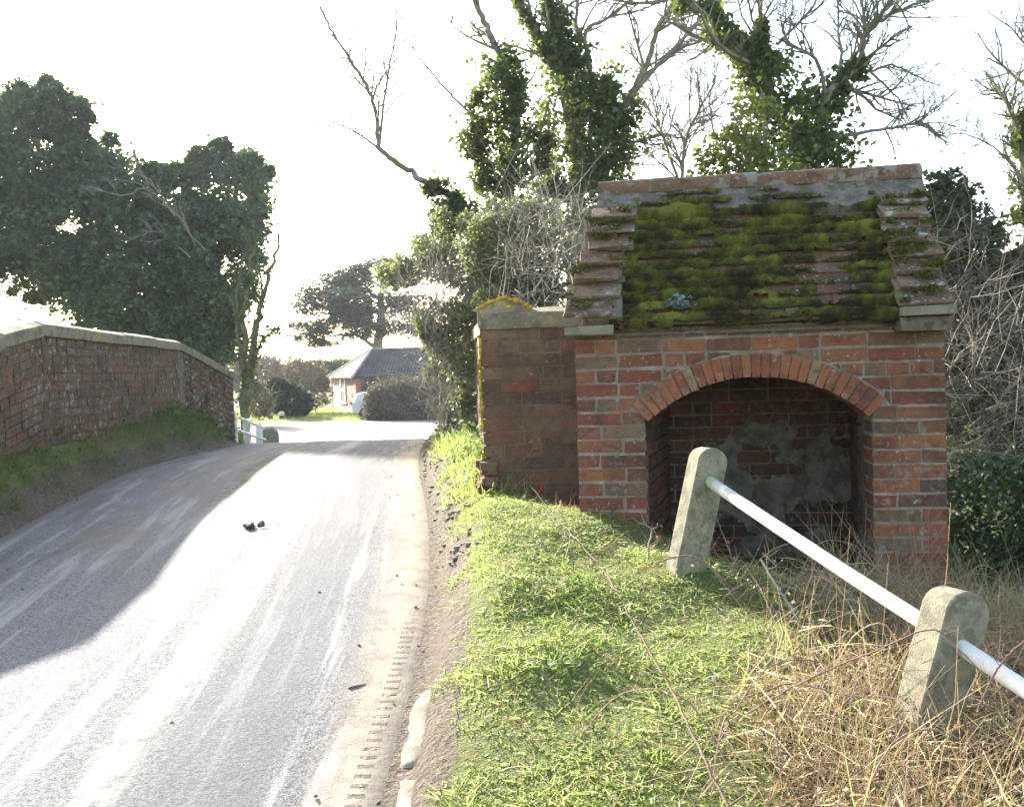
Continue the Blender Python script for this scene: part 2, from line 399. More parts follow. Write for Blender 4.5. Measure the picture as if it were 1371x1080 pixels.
def soilmask(x, y):
    tl = xleft(y)-x; tr = x-xright(y)
    l = (1-sst(.12, .28, tl))*(tl > -.3); r = (1-sst(.10, .26, tr))*(tr > -.3)
    s = np.where(tl > 0, l, np.where(tr > 0, r, 1.0))
    s = np.maximum(s, sst(.4, .8, x-.41*(y-2.5))*(y < 4.8)*(y > 1)*.62)
    return s*(y < 30)
def gz(x, y):
    inside = np.minimum(x-xleft(y), xright(y)-x)
    return height(x, y) - .06*sst(.14, .4, inside)*(y < 36)
ground = grid('ground', np.array(gx), np.array(gy), gz, M_TURF, attr=soilmask)

# road surface: u runs across (0 left, 1 right), v along in metres
m, nt = newmat('dusty_asphalt'); tc = nd(nt, 'TexCoord'); co = tc.outputs['Object']
sp = nd(nt, 'SeparateXYZ', {0: tc.outputs['UV']}); u, v = sp.outputs[0], sp.outputs[1]
stretch = nd(nt, 'Mapping', {'Vector': tc.outputs['UV'], 'Scale': (26, .55, 1)}).outputs[0]
ns = noi(nt, stretch, 1.0, 5, .6, .3); nm = noi(nt, co, 1.6, 5, .6); nf = mth(nt, 'ADD', mth(nt, 'MULTIPLY', noi(nt, co, 150, 3, .7), .5), mth(nt, 'MULTIPLY', noi(nt, co, 55, 4, .75), .5)); nb = noi(nt, co, 9, 5, .65)
uu = mth(nt, 'ADD', u, mth(nt, 'MULTIPLY', mth(nt, 'SUBTRACT', nm, .5), .09))
base = mixc(nt, rng_(nt, nf, .42, .58), (.05,.05,.051), (.19,.188,.185))
st = voro(nt, co, 95); base = mixc(nt, rng_(nt, st.outputs['Distance'], .18, .3,   .7, 0), base, (.33,.327,.32))
dk = voro(nt, co, 42); base = mixc(nt, mth(nt, 'MULTIPLY', rng_(nt, dk.outputs['Distance'], .12, .24, 1, 0), rng_(nt, nb, .42, .56)), base, (.07,.06,.05))
base = mixc(nt, rng_(nt, nm, .35, .7, 0, .3), base, (.19,.188,.184))
# streaks along the road
base = mixc(nt, rng_(nt, ns, .50, .64, 0, .75), base, (.33,.32,.30))
base = mixc(nt, rng_(nt, ns, .30, .44, .45, 0), base, (.12,.115,.11))
base = mixc(nt, mth(nt, 'MULTIPLY', rng_(nt, u, .74, .62), rng_(nt, nf, .42, .60, .1, .6)), base, (.225,.223,.216))
def band(c, w, s=1.0): return mth(nt, 'MULTIPLY', rng_(nt, mth(nt, 'ABSOLUTE', mth(nt, 'SUBTRACT', uu, c)), w*.35, w, 1, 0), s)
base = mixc(nt, mth(nt, 'MULTIPLY', band(.78, .09, .7), rng_(nt, nf, .4, .6, 1, .5)), base, (.09,.095,.102))
base = mixc(nt, mth(nt, 'MULTIPLY', band(.645, .045, .6), rng_(nt, nb, .3, .5)), base, (.36,.335,.285))
base = mixc(nt, mth(nt, 'MULTIPLY', band(.45, .045, .8), mth(nt, 'MULTIPLY', rng_(nt, nb, .4, .55), rng_(nt, v, 6, 8))), base, (.095,.095,.045))
st2 = nd(nt, 'Mapping', {'Vector': tc.outputs['UV'], 'Scale': (7, .6, 1)}).outputs[0]
damp = mth(nt, 'MULTIPLY', band(.2, .24, .8), rng_(nt, noi(nt, st2, 1.3, 6, .6, .5), .46, .62))
base = mixc(nt, damp, base, (.075,.07,.062))
mud = mth(nt, 'MULTIPLY', rng_(nt, uu, .865, .955), rng_(nt, ns, .2, .5, .65, 1))
base = mixc(nt, mud, base, mixc(nt, rng_(nt, nb, .4, .62), (.31,.262,.198), (.225,.183,.132)))
base = mixc(nt, rng_(nt, uu, .07, .01), base, (.17,.145,.11))
# tyre lug prints pressed in the mud at the right edge
tread = mth(nt, 'GREATER_THAN', mth(nt, 'SINE', mth(nt, 'ADD', mth(nt, 'MULTIPLY', v, 112.0), mth(nt, 'MULTIPLY', nb, 3.0))), .25)
tw = mth(nt, 'ADD', u, mth(nt, 'MULTIPLY', mth(nt, 'SUBTRACT', v, 3.2), -.006))
lane = mth(nt, 'LESS_THAN', mth(nt, 'ABSOLUTE', mth(nt, 'SUBTRACT', tw, .962)), .0105)
lane = mth(nt, 'MULTIPLY', lane, mth(nt, 'MULTIPLY', rng_(nt, v, 4.35, 4.0), rng_(nt, v, 1.2, 1.6)))
print_ = mth(nt, 'MULTIPLY', lane, tread); print_ = mth(nt, 'MULTIPLY', print_, rng_(nt, noi(nt, co, 30, 4), .33, .48))
base = mixc(nt, mth(nt, 'MULTIPLY', print_, .75), base, (.10,.085,.065))
hgt = mth(nt, 'SUBTRACT', mth(nt, 'ADD', mth(nt, 'MULTIPLY', nf, .5), mth(nt, 'ADD', mth(nt, 'MULTIPLY', ns, .25), mth(nt, 'MULTIPLY', nb, .4))), mth(nt, 'MULTIPLY', print_, 1.6))
rg2 = rng_(nt, damp, 0, 1, .85, .65)
b = finish(nt, base, .8, hgt, .8, .014, .12); nt.links.new(rg2, b.inputs['Roughness'])
M_ROAD = m
ru = np.linspace(0, 1, 41)
rv = np.array(steps(-14, 1, .5) + steps(1, 16, .08) + steps(16, 36.5, .5))
def road_xy(ys):
    U, Y = np.meshgrid(ru, ys); xl = xleft(Y)-.02; xr = xright(Y)+.02
    return xl+(xr-xl)*U, Y
RX, RY = road_xy(rv)
road = grid('road', road_xy, rv, lambda x, y: zroad(y)+.012*np.sin(np.pi*np.clip((x-xleft(y))/(xright(y)-xleft(y)), 0, 1))+.004*np.sin(x*5+y)+.006-.035*(sst(.982, 1, (x-xleft(y))/(xright(y)-xleft(y)))+sst(.018, 0, (x-xleft(y))/(xright(y)-xleft(y)))), M_ROAD,
            uv=lambda x, y: np.stack([(x-xleft(y))/(xright(y)-xleft(y)), y], -1))
m, nt = newmat('pale_gravel'); co = objco(nt)
g1 = noi(nt, co, .25, 5, .6); g2 = noi(nt, co, 12, 4, .7)
gc = mixc(nt, rng_(nt, g1, .4, .6), (.30,.25,.19), (.34,.32,.29)); gc = mixc(nt, rng_(nt, g2, .4, .7, 0, .5), gc, (.3,.25,.19))
finish(nt, gc, .9, g2, .4, .02, .2); M_GRAV = m
yl = curve([(36,-9.5),(38,-16),(42,-24),(46,-28),(50,-22),(53,-15.5),(55.5,-10.5)]); yr = curve([(36,-3.2),(39,1),(43,3),(46,3),(48,1),(49,-1.5),(51,-7),(55.5,-9.3)])
yv = np.array(steps(36, 55.6, .8))
def yard_xy(ys):
    U, Y = np.meshgrid(np.linspace(0, 1, 24), ys); return yl(Y)+(yr(Y)-yl(Y))*U, Y
yard = grid('gravel_yard', yard_xy, yv, lambda x, y: zroad(y)+.05, M_GRAV)

# ================================================================== BRICKWORK
def poly_at(P, s):
    acc = 0
    for i in range(len(P)-1):
        a, b = Vector(P[i]), Vector(P[i+1]); L = (b-a).length
        if s <= acc+L or i == len(P)-2:
            t = (b-a)/L; return a+t*(s-acc), t
        acc += L
def poly_len(P): return sum((Vector(P[i+1])-Vector(P[i])).length for i in range(len(P)-1))
def brick_run(mb, P, top, bottom, course=.0745, blen=.225, depth=.1, joint=.010, side=1, j=.003, breaks=(), mi=0):
    """bricks along the ground polyline P; outward normal is to the left of travel for side=1; courses follow the top line."""
    L = poly_len(P); cum = [0]
    for i in range(len(P)-1): cum.append(cum[-1]+(Vector(P[i+1])-Vector(P[i])).length)
    nrow = int(max(top(s)-bottom(s) for s in np.linspace(0, L, 30))/course)+1
    for k in range(nrow):
        for seg in range(len(P)-1):
            a, b = Vector(P[seg]).to_2d(), Vector(P[seg+1]).to_2d(); t = (b-a).normalized(); nn = Vector((-t.y, t.x))*side
            s = cum[seg]; first = True
            while s < cum[seg+1]-.01:
                l = blen if random.random() < .66 else blen*.48
                if first and k % 2: l = blen*.48
                first = False
                e = min(s+l, cum[seg+1]);
                if cum[seg+1]-e < .05: e = cum[seg+1]
                s0, s1 = s+joint*.5, e-joint*.5
                z1a, z1b = top(s0)-k*course, top(s1)-k*course
                if z1a-course > bottom(s0) - .12:
                    o = random.uniform(-.002, .004); hj = joint
                    pa = a+t*(s0-cum[seg]); pb = a+t*(s1-cum[seg])
                    fo = nn*o; bk = -nn*depth
                    q = [(pa+fo, z1a-course+hj), (pb+fo, z1b-course+hj), (pb+bk, z1b-course+hj), (pa+bk, z1a-course+hj), (pa+fo, z1a), (pb+fo, z1b), (pb+bk, z1b), (pa+bk, z1a)]
                    pts = [(p.x+random.uniform(-j, j), p.y+random.uniform(-j, j), z+random.uniform(-j, j)) for p, z in q]
                    if side < 0: pts = [pts[1], pts[0], pts[3], pts[2], pts[5], pts[4], pts[7], pts[6]]
                    mb.hexa(pts, mi)
                s = e
def wall_core(mb, P, top, bottom, inset, thick, side=1, mi=0, dz=0.0, n=8):
    """solid mortar core behind a brick face."""
    L = poly_len(P); S_ = sorted(set([round(s, 4) for s in np.linspace(0, L, n*(len(P)-1)+1)]))
    def off(s, d):
        acc = 0; ns = []
        for i in range(len(P)-1):
            a, b = Vector(P[i]).to_2d(), Vector(P[i+1]).to_2d(); l = (b-a).length; t = (b-a)/l
            if acc-1e-4 <= s <= acc+l+1e-4: ns.append(Vector((-t.y, t.x))*side)
            acc += l
        nn = sum(ns, Vector((0, 0)))
        nn = nn.normalized(); c = nn.dot(ns[0]); p = poly_at(P, s)[0].to_2d()
        return p - nn*(d/max(c, .3))
    b0 = len(mb.v)
    for s in S_:
        p, q = off(s, inset), off(s, inset+thick); zb, zt = bottom(s)-.3, top(s)+dz
        mb.v += [(p.x, p.y, zb), (p.x, p.y, zt), (q.x, q.y, zt), (q.x, q.y, zb)]
    for i in range(len(S_)-1):
        for e in range(4):
            mb.f.append((b0+i*4+e, b0+(i+1)*4+e, b0+(i+1)*4+(e+1) % 4, b0+i*4+(e+1) % 4)); mb.mi.append(mi)
    mb.f.append((b0, b0+1, b0+2, b0+3)); mb.mi.append(mi)
    e = b0+(len(S_)-1)*4; mb.f.append((e+3, e+2, e+1, e)); mb.mi.append(mi)
def sweep_stones(mb, P, top, prof, side=1, stone=1.1, gap=.006, mi=0, sub=4):
    """coping stones: profile [(inward offset, height)] swept along the polyline, one block per stone."""
    def node_n(i):
        ns = []
        for k in (i-1, i):
            if 0 <= k < len(P)-1:
                a, b = Vector(P[k]).to_2d(), Vector(P[k+1]).to_2d(); t = (b-a).normalized(); ns.append(Vector((-t.y, t.x))*side)
        n = sum(ns, Vector((0, 0))).normalized(); return n/max(.3, n.dot(ns[0]))
    acc = 0
    for i in range(len(P)-1):
        a, b = Vector(P[i]).to_2d(), Vector(P[i+1]).to_2d(); L = (b-a).length; n0, n1 = node_n(i), node_n(i+1)
        c = max(1, round(L/stone))
        for q in range(c):
            b0 = len(mb.v); ww = [q/c + (gap/L if q else 0), (q+1)/c]; dz = random.uniform(-.006, .006); dn = random.uniform(-.005, .005)
            T = np.linspace(ww[0], ww[1], sub+1)
            for t in T:
                p = a.lerp(b, t); nn = n0.lerp(n1, t)
                for (o, h) in prof: mb.v.append((p.x-nn.x*(o+dn), p.y-nn.y*(o+dn), top(acc+L*t)+h+dz+random.uniform(-.003, .003)))
            k = len(prof)
            for r_ in range(sub):
                for e in range(k):
                    mb.f.append((b0+r_*k+e, b0+(r_+1)*k+e, b0+(r_+1)*k+(e+1) % k, b0+r_*k+(e+1) % k)); mb.mi.append(mi)
            mb.f.append(tuple(b0+e for e in range(k))); mb.f.append(tuple(b0+sub*k+e for e in range(k))[::-1]); mb.mi += [mi, mi]
        acc += L

# ---- bridge parapet across the road (curved old wall on the far side)
PL = [(-2.95,.6), (-3.3,3.2), (-3.62,5.3), (-3.9,7.45), (-4.0,8.3), (-4.36,12.8), (-4.02,14.05)]
cumL = [0]
for i in range(len(PL)-1): cumL.append(cumL[-1]+(Vector(PL[i+1])-Vector(PL[i])).length)
topL = lambda s: float(np.interp(s, cumL, [.6, .85, 1.2, 1.88, 2.00, 1.985, 1.57]))
botL = lambda s: float(np.interp(s, cumL, [0, .3, .5, .7, .75, .7, .35]))
wl = thing('parapet_wall', 'long weathered brick bridge parapet with pale coping, in shadow across the road', 'wall', (-3.9, 7.45, .8))
mb = MB(); wall_core(mb, PL, topL, botL, .012, .33, -1, 0, 0); mb.build('mortar_core', M_MORTD, wl)
mb = MB(); brick_run(mb, PL, topL, botL, .079, .235, .10, .011, -1, .004)
mb.build('brickwork', M_OLD, wl)
mb = MB(); sweep_stones(mb, PL, topL, [(-.035,.0), (-.035,.10), (.05,.135), (.18,.15), (.31,.13), (.38,.09), (.38,.0)], -1, 1.05)
mb.build('coping', M_COPE, wl, bevel=.008)

# ---- right parapet: pier end beside the shelter, running back over the bridge
PR = [(.68,6.03), (-.185,6.10), (-.215,7.8), (-.37,10.2)]
topR = lambda s: 1.858 + .012*max(0, s-1.2)
botR = lambda s: .75
wr = thing('parapet_wall', 'short brick parapet pier with lichen yellow coping, beside the roofed shelter', 'wall', (0, 6.15, .85))
mb = MB(); wall_core(mb, PR, topR, botR, .007, .31, 1, 0, 0); mb.build('mortar_core', stone_mat('pier_mortar', (.24,.20,.14), (.17,.145,.10), (.34,.30,.24), 8), wr)
mb = MB(); brick_run(mb, PR, topR, botR, .0815, .25, .1, .009, 1, .003); mb.build('brickwork', M_PIER, wr)
mb = MB()
sweep_stones(mb, [(.68,6.03), (-.185,6.10)], topR, [(-.014,.0), (-.014,.10), (.15,.14), (.30,.10), (.33,.0)], 1, 2.0, sub=8)
mb.build('coping', M_COPE, wr, bevel=.006)
mb = MB()
sweep_stones(mb, [(-.185,6.085), (-.215,7.8), (-.37,10.2)], lambda s: 1.866+.012*s, [(-.022,.0), (-.022,.115), (.05,.15), (.15,.185), (.25,.155), (.32,.118), (.32,.0)], 1, .9)
mb.build('coping', M_COPEY, wr, bevel=.008)
# lichen crust on the sunlit edge of the pier
mb = MB(); z = 1.80
while z > 1.0:
    h = random.uniform(.03, .09); w = random.uniform(.015, .035)
    if random.random() < .8: mb.obox((-.190-random.uniform(0,.004), 6.112+w*.4, z-h/2), (.009,0,0), (0,w,0), (0,0,h*.55), 0, .004)
    z -= h
for (o0, h0), (o1, h1) in zip([(-.022,.115),(.05,.15),(.15,.185),(.25,.155)], [(.05,.15),(.15,.185),(.25,.155),(.315,.12)]):
    for q in np.linspace(0, 1, 9):
        if random.random() < .88:
            o_ = o0+(o1-o0)*q; h_ = h0+(h1-h0)*q
            mb.obox((-.185+o_+random.uniform(-.006,.006), 6.082+random.uniform(-.006,.05), 1.866+h_+.001), (random.uniform(.010,.018),0,.004), (0,random.uniform(.015,.04),0), (0,0,random.uniform(.006,.012)), 0, .004)
M_LICH = stone_mat('yellow_lichen', (.62,.44,.04), (.5,.36,.05), (.7,.55,.15), 20)
mb.build('lichen', M_LICH, wr, smooth=True)
mb = MB()
for k in range(26):     # crumbling brick toothing at the foot of the pier
    mb.obox((-.18+random.uniform(-.03,.05), 6.07+random.uniform(-.02,.12), .80+random.random()**1.6*.24), (random.uniform(.02,.05),.01,0), (-.006,random.uniform(.02,.04),0), (0,.004,random.uniform(.015,.03)), 0, .008)
mb.build('rubble_foot', M_PIER, wr)

# ================================================================== SHELTER
Z0 = .3; UW = 1.84; EAVE = 1.8-Z0
sh = thing('roadside_shelter', 'small arched brick shelter with mossy tiled roof, standing on the grass verge', 'shelter', (.33, 5.05, Z0), rz=-rad(7.8))
UC = UW/2; HWO = .55; SPR = 1.31-Z0; RI = .811; RE = .931; VC = .714-Z0; TH = .22; DEPTH = 1.36
A0_ = math.asin(HWO/RI); HE = RE*math.sin(A0_)
def arch_floor(du):      # lowest brick height over the arch ring at offset du
    return VC+math.sqrt(max(0, RE*RE-du*du)) if abs(du) < HE else -9
mb = MB(); course = .0736; nrow = int((EAVE+.1)/course)
for k in range(-2, nrow):
    z1 = EAVE-k*course; z0 = z1-course+.013
    if k < 0 or z1 < .02: continue
    zl_ = SPR + max(0, z1-.035-SPR); lim = HWO + max(0, (z1-.037-SPR)/.088*.081); low = z1 < VC+RE*math.cos(A0_)+.03
    if low:
        w_ = UC-lim; k3 = random.random()
        f_ = (.66, .35)[k % 2] + random.uniform(-.02, .02)
        lay = [(0, w_*f_), (w_*f_, w_-.003), (UW-w_+.003, UW-w_*f_), (UW-w_*f_, UW)]
    else:
        lay = []; s = 0; first = True
        while s < UW-.01:
            l = .228 if random.random() < .62 else .109
            if first: l = (.228, .109)[k % 2]
            first = False
            e = min(UW, s+l)
            if UW-e < .05: e = UW
            lay.append((s, e)); s = e
    for (s, e) in lay:
        u0, u1 = s+.0065, e-.0065
        o = random.uniform(-.004, .002); jz = random.uniform(-.002, .002)
        pieces = [(u0, u1)]
        for (a, b_) in pieces:
            if b_-a < .03: continue
            N_ = 10 if not low and z0 < VC+RE+.02 else 1
            us = [a+(b_-a)*i/N_ for i in range(N_+1)]
            fl = [z0 if low else max(z0, arch_floor(x-UC)+.009) for x in us]
            runs = []; cur = []
            for x, f_ in zip(us, fl):
                if f_ < z1-.006: cur.append((x, f_))
                else:
                    if len(cur) > 1: runs.append(cur)
                    cur = []
            if len(cur) > 1: runs.append(cur)
            for r_ in runs:
                if r_[-1][0]-r_[0][0] < .012: continue
                poly = [(x, f_+jz) for x, f_ in r_] + [(r_[-1][0], z1+jz), (r_[0][0], z1+jz)]
                poly = [(x+random.uniform(-.0042, .0042), z+random.uniform(-.0042, .0042)) for x, z in poly]
                n = len(poly); dep = TH if low else .1
                vs = [(x, o, z) for x, z in poly] + [(x, dep, z) for x, z in poly]
                mb.add(vs, [tuple(range(n)), tuple(range(2*n-1, n-1, -1))] + [(i+n, (i+1) % n+n, (i+1) % n, i) for i in range(n)])
mb.build('front_brickwork', M_BRICK, sh, True)
# mortar core of the front
mb = MB()
mb.box((.008,.005,-.1), (UC-HWO-.016,TH-.004,SPR+.03)); mb.box((UC+HWO+.016,.005,-.1), (UW-.008,TH-.004,SPR+.03))
n = 36
for i in range(n):
    a, b_ = .008+(UW-.016)*i/n, .008+(UW-.016)*(i+1)/n
    f0 = max(SPR+.03, VC+math.sqrt(max(0, (RI+.02)**2-(a-UC)**2)) if abs(a-UC) < HWO+.05 else 0); f1 = max(SPR+.03, VC+math.sqrt(max(0, (RI+.02)**2-(b_-UC)**2)) if abs(b_-UC) < HWO+.05 else 0)
    mb.hexa([(a,.005,f0),(b_,.005,f1),(b_,TH-.004,f1),(a,TH-.004,f0),(a,.005,EAVE-.004),(b_,.005,EAVE-.004),(b_,TH-.004,EAVE-.004),(a,TH-.004,EAVE-.004)])
mb.build('front_mortar', M_MORT, sh, True)
# arch ring
mb = MB(); nv = 27; A0 = math.asin(HWO/RI)
for i in range(nv):
    a0 = -A0+2*A0*(i+.06)/nv; a1 = -A0+2*A0*(i+.94)/nv; o = random.uniform(-.009, -.003); ro = RE+random.uniform(-.006, .002); ri = RI+random.uniform(-.002, .004)
    q = lambda a, r, y: (UC+r*math.sin(a), y, VC+r*math.cos(a))
    mb.hexa([q(a0,ri,o),q(a1,ri,o),q(a1,ri,TH),q(a0,ri,TH),q(a0,ro,o),q(a1,ro,o),q(a1,ro,TH),q(a0,ro,TH)])
M_ARCH = brick_mat('arch_brick', [(0,(.30,.10,.045)),(.3,(.24,.075,.04)),(.5,(.36,.135,.055)),(.7,(.20,.065,.04)),(.85,(.31,.12,.055)),(.95,(.24,.17,.09))], .4, .2, .65, .2, (.11,.095,.05))
mb.build('arch_ring', M_ARCH, sh, True)
# recess: side walls, vault, back wall, floor
mb = MB(); BW = 1.02
SK = .15
def skw(b): return SK*(b-TH)
for ua, ub in ((UC-HWO-.2, UC-HWO-.002), (UC+HWO+.002, UC+HWO+.2)):
    e_ = skw(BW); mb.hexa([(ua,TH,-.1),(ub,TH,-.1),(ub+e_,BW,-.1),(ua+e_,BW,-.1),(ua,TH,SPR+.3),(ub,TH,SPR+.3),(ub+e_,BW,SPR+.3),(ua+e_,BW,SPR+.3)])
for i in range(24):
    a0 = -A0*1.06+2.12*A0*i/24; a1 = -A0*1.06+2.12*A0*(i+1)/24
    q = lambda a, r, y: (UC+r*math.sin(a)+skw(y), y, VC+r*math.cos(a))
    mb.hexa([q(a0,RI+.003,TH),q(a1,RI+.003,TH),q(a1,RI+.003,BW),q(a0,RI+.003,BW),q(a0,RI+.1,TH),q(a1,RI+.1,TH),q(a1,RI+.1,BW),q(a0,RI+.1,BW)])
M_INRND = stone_mat('shaded_sooty_render', (.06,.052,.045), (.10,.085,.07), (.14,.12,.10), 5)  # soot plus the shade of the recess, both put into the colour
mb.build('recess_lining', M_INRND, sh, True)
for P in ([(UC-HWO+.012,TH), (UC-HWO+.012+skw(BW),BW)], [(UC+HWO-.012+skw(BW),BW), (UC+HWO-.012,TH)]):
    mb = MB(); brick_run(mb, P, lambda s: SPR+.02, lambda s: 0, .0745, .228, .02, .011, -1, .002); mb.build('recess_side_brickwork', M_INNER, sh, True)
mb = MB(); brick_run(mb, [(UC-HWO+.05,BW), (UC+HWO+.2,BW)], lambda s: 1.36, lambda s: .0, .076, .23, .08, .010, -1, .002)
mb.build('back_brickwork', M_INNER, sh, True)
mb = MB(); mb.box((UC-HWO+.05,BW+.006,-.1), (UC+HWO+.2,BW+.2,1.37)); mb.build('back_mortar', M_MORTD, sh, True)
# patchy render left on the lower back wall
nx, nz = 190, 160; mask = {}
for i in range(nx):
    for k in range(nz):
        x = UC-HWO+.11+1.10*i/nx; z = .0+.95*k/nz
        t = noise.fractal(Vector((x*3.6, 2.35, z*4.2)), .9, 2.1, 4)*.8 + .15 - max(0, z-.34)*.75 + max(0, x-UC-.05)*.5 - max(0, .80-x)*1.1 - max(0, x-1.35)*1.5
        mask[i, k] = t > 0
mb = MB(); dx, dz = 1.10/nx, .95/nz
for (i, k), on in mask.items():
    if on:
        x = UC-HWO+.11+dx*i; z = dz*k; w = BW-.011-.004*noise.noise(Vector((x*9, 1, z*9)))
        mb.add([(x,w,z),(x+dx,w,z),(x+dx,w,z+dz),(x,w,z+dz)], [(0,1,2,3)])
        for (di, dk, e) in ((-1,0,(0,3)),(1,0,(1,2)),(0,-1,(0,1)),(0,1,(3,2))):
            if not mask.get((i+di, k+dk), False):
                pp = [(x,w,z),(x+dx,w,z),(x+dx,w,z+dz),(x,w,z+dz)]; p, q2 = pp[e[0]], pp[e[1]]
                mb.add([p, q2, (q2[0],BW+.004,q2[2]), (p[0],BW+.004,p[2])], [(0,1,2,3)])
mb.build('render_patch', M_RENDER, sh, True)
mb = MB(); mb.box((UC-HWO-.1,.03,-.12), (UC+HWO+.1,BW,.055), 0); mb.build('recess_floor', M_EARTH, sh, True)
# outer side and rear walls
for nm, P in (('side_wall', [(UW,.11), (UW,DEPTH)]), ('side_wall', [(0,DEPTH), (0,.11)]), ('rear_wall', [(UW,DEPTH), (0,DEPTH)])):
    mb = MB(); brick_run(mb, P, lambda s: EAVE, lambda s: 0, .0736, .228, .09, .010, -1, .002)
    mb2 = MB(); wall_core(mb, P, lambda s: EAVE-.005, lambda s: .2, .008, .18, -1, 1, n=1)
    mb.build(nm, [M_BRICK, M_MORT], sh, True)
# roof carcass: gable prism
RB = .70; RZ = 2.57-Z0; ANG = math.atan2(RZ-EAVE, RB+.06); SL = math.hypot(RZ-EAVE, RB+.06)
sd = Vector((0, math.cos(ANG), math.sin(ANG))); sn = Vector((0, -math.sin(ANG), math.cos(ANG))); su = Vector((1, 0, 0)); eo = Vector((0, -.06, EAVE-.012))
mb = MB()
prof = [(-.03, EAVE-.03), (RB, RZ-.035), (2*RB+.03, EAVE-.03)]
mb.add([(u_+(.155 if u_ < 1 else .045)*(y == RB), y, z) for u_ in (.015, UW-.015) for y, z in prof], [(0,1,2),(5,4,3),(0,3,4,1),(1,4,5,2),(2,5,3,0)])
# mortar fillet under the eaves
mb.box((.18,-.022,EAVE-.045), (UW-.18,.0,EAVE-.006), 0, .004)
mb.build('roof_carcass', M_MORTD, sh, True)
M_TILE = brick_mat('clay_tile', [(0,(.15,.08,.045)),(.25,(.11,.068,.042)),(.45,(.17,.085,.048)),(.6,(.09,.063,.042)),(.8,(.13,.09,.058)),(.93,(.19,.12,.08))], .5, .6, .6, .0, (.06,.058,.018))
M_VERGE = brick_mat('verge_tile', [(0,(.16,.095,.052)),(.25,(.20,.14,.085)),(.45,(.235,.185,.12)),(.6,(.13,.09,.052)),(.8,(.26,.215,.15)),(.93,(.20,.14,.085))], .9, 1.0, .45, .9, (.085,.095,.018))
def ush(u_, k): return u_ + k*(.155*(1-u_/UW)+.045*(u_/UW))      # the roof leans in towards its ridge
def sp_(u_, s, h): return eo + su*ush(u_, s/SL) + sd*s + sn*h
roof = thing('roof', None, None, (0,0,0)); roof.parent = sh
NR = 11; EX = (SL-.16)/NR
def tile_slope(front=True):
    mb = MB()
    for r_ in range(NR+1):
        u_ = .16 + (0 if r_ % 2 else -.075)
        while u_ < UW-.16:
            a, b_ = max(u_, .17), min(u_+.158, UW-.17); u_ += .162
            if b_-a < .03: continue
            s0 = r_*EX+random.uniform(-.006, .006); h = .022+random.uniform(-.003, .004)
            c = sp_((a+b_)/2, s0+.085, h); tilt = .02+random.uniform(-.012, .02)
            d = (sd*math.cos(tilt*4)-sn*math.sin(tilt*4)*-0 + sn*(-.10)).normalized()
            nrm_ = su.cross(d).normalized()
            mb.obox(c, su*((b_-a)/2), d*.085, nrm_*.0075, 0, .0025)
    return mb
t_front = tile_slope().build('tiles', M_TILE, roof, True)
mb = MB(); mb.add([(0.0,2*RB+.06,EAVE-.012),(UW,2*RB+.06,EAVE-.012),(UW+.045,RB,RZ),(.155,RB,RZ),(0.0,2*RB+.06,EAVE-.045),(UW,2*RB+.06,EAVE-.045),(UW+.045,RB,RZ-.03),(.155,RB,RZ-.03)], [(0,1,2,3),(7,6,5,4),(0,4,5,1),(1,5,6,2),(2,6,7,3),(3,7,4,0)])
mb.build('rear_slope', M_TILE, roof, True)
# moss blanket: thick cushions over the tile courses
mnx, mns = 215, 180; U_ = np.linspace(.19, UW-.19, mnx); S_ = np.linspace(-.02, SL-.03, mns)
MV = np.zeros((mns, mnx, 3)); on = np.zeros((mns, mnx), bool); tint = np.zeros((mns, mnx))
for a in range(mns):
    for b_ in range(mnx):
        uu_, ss = U_[b_], S_[a]; fr = (ss/EX) % 1.0
        row = int(ss/EX)
        big = noise.fractal(Vector((uu_*2.6, ss*3.2, 3.3)), .9, 2.0, 4)
        mid = noise.noise(Vector((uu_*11, ss*15, row*.37)))
        fine = noise.noise(Vector((uu_*55, ss*55, 1.7))); fz = noise.noise(Vector((uu_*140, ss*140, 4.7)))
        k = big*.8 + mid*.6 + .70 - max(0, ss-SL*.62)*1.5 - (.35*(uu_ > 1.0) + .12 if ss > SL-.24 else 0) - (.55 if fr > .80 else 0) + (.12 if .15 < fr < .6 else 0)
        on[a, b_] = k > 0
        hgt_ = .017 + .022*(1-fr) + min(.045, max(0, k)*.038)*(1+.35*mid) + fine*.007 + fz*.005
        if ss > SL-.25: hgt_ += .045*min(1, (ss-SL+.25)/.03)
        if ss < 0.0: hgt_ += ss*.6
        p = sp_(uu_, ss-.012+.004*mid, hgt_); MV[a, b_] = p
        tint[a, b_] = .42+.6*noise.noise(Vector((uu_*3.4, ss*5.2, 9.1)))+.55*mid+.3*fine+.35*noise.noise(Vector((uu_*22, ss*26, 3.1))) - (.3 if fr > .84 else 0)
idx = np.arange(mns*mnx).reshape(mns, mnx)
keep = on[:-1,:-1] & on[1:,:-1] & on[:-1,1:] & on[1:,1:]
Q = np.stack([idx[:-1,:-1], idx[:-1,1:], idx[1:,1:], idx[1:,:-1]], -1)[keep]
m, nt = newmat('roof_moss'); co = objco(nt)
tt = nd(nt, 'Attribute', attribute_name='tint').outputs['Fac']
tt = mth(nt, 'ADD', tt, mth(nt, 'MULTIPLY', mth(nt, 'SUBTRACT', noi(nt, co, 60, 4, .7), .5), .9))
mc = ramp(nt, tt, [(0,(.034,.028,.012)),(.3,(.07,.062,.016)),(.52,(.10,.105,.018)),(.78,(.165,.17,.024)),(1,(.25,.25,.045))])
finish(nt, mc, .95, noi(nt, co, 130, 4, .8), .9, .02, .1); M_MOSS = m
np_mesh('moss', MV.reshape(-1, 3), Q, M_MOSS, roof, True, True, tint.ravel())
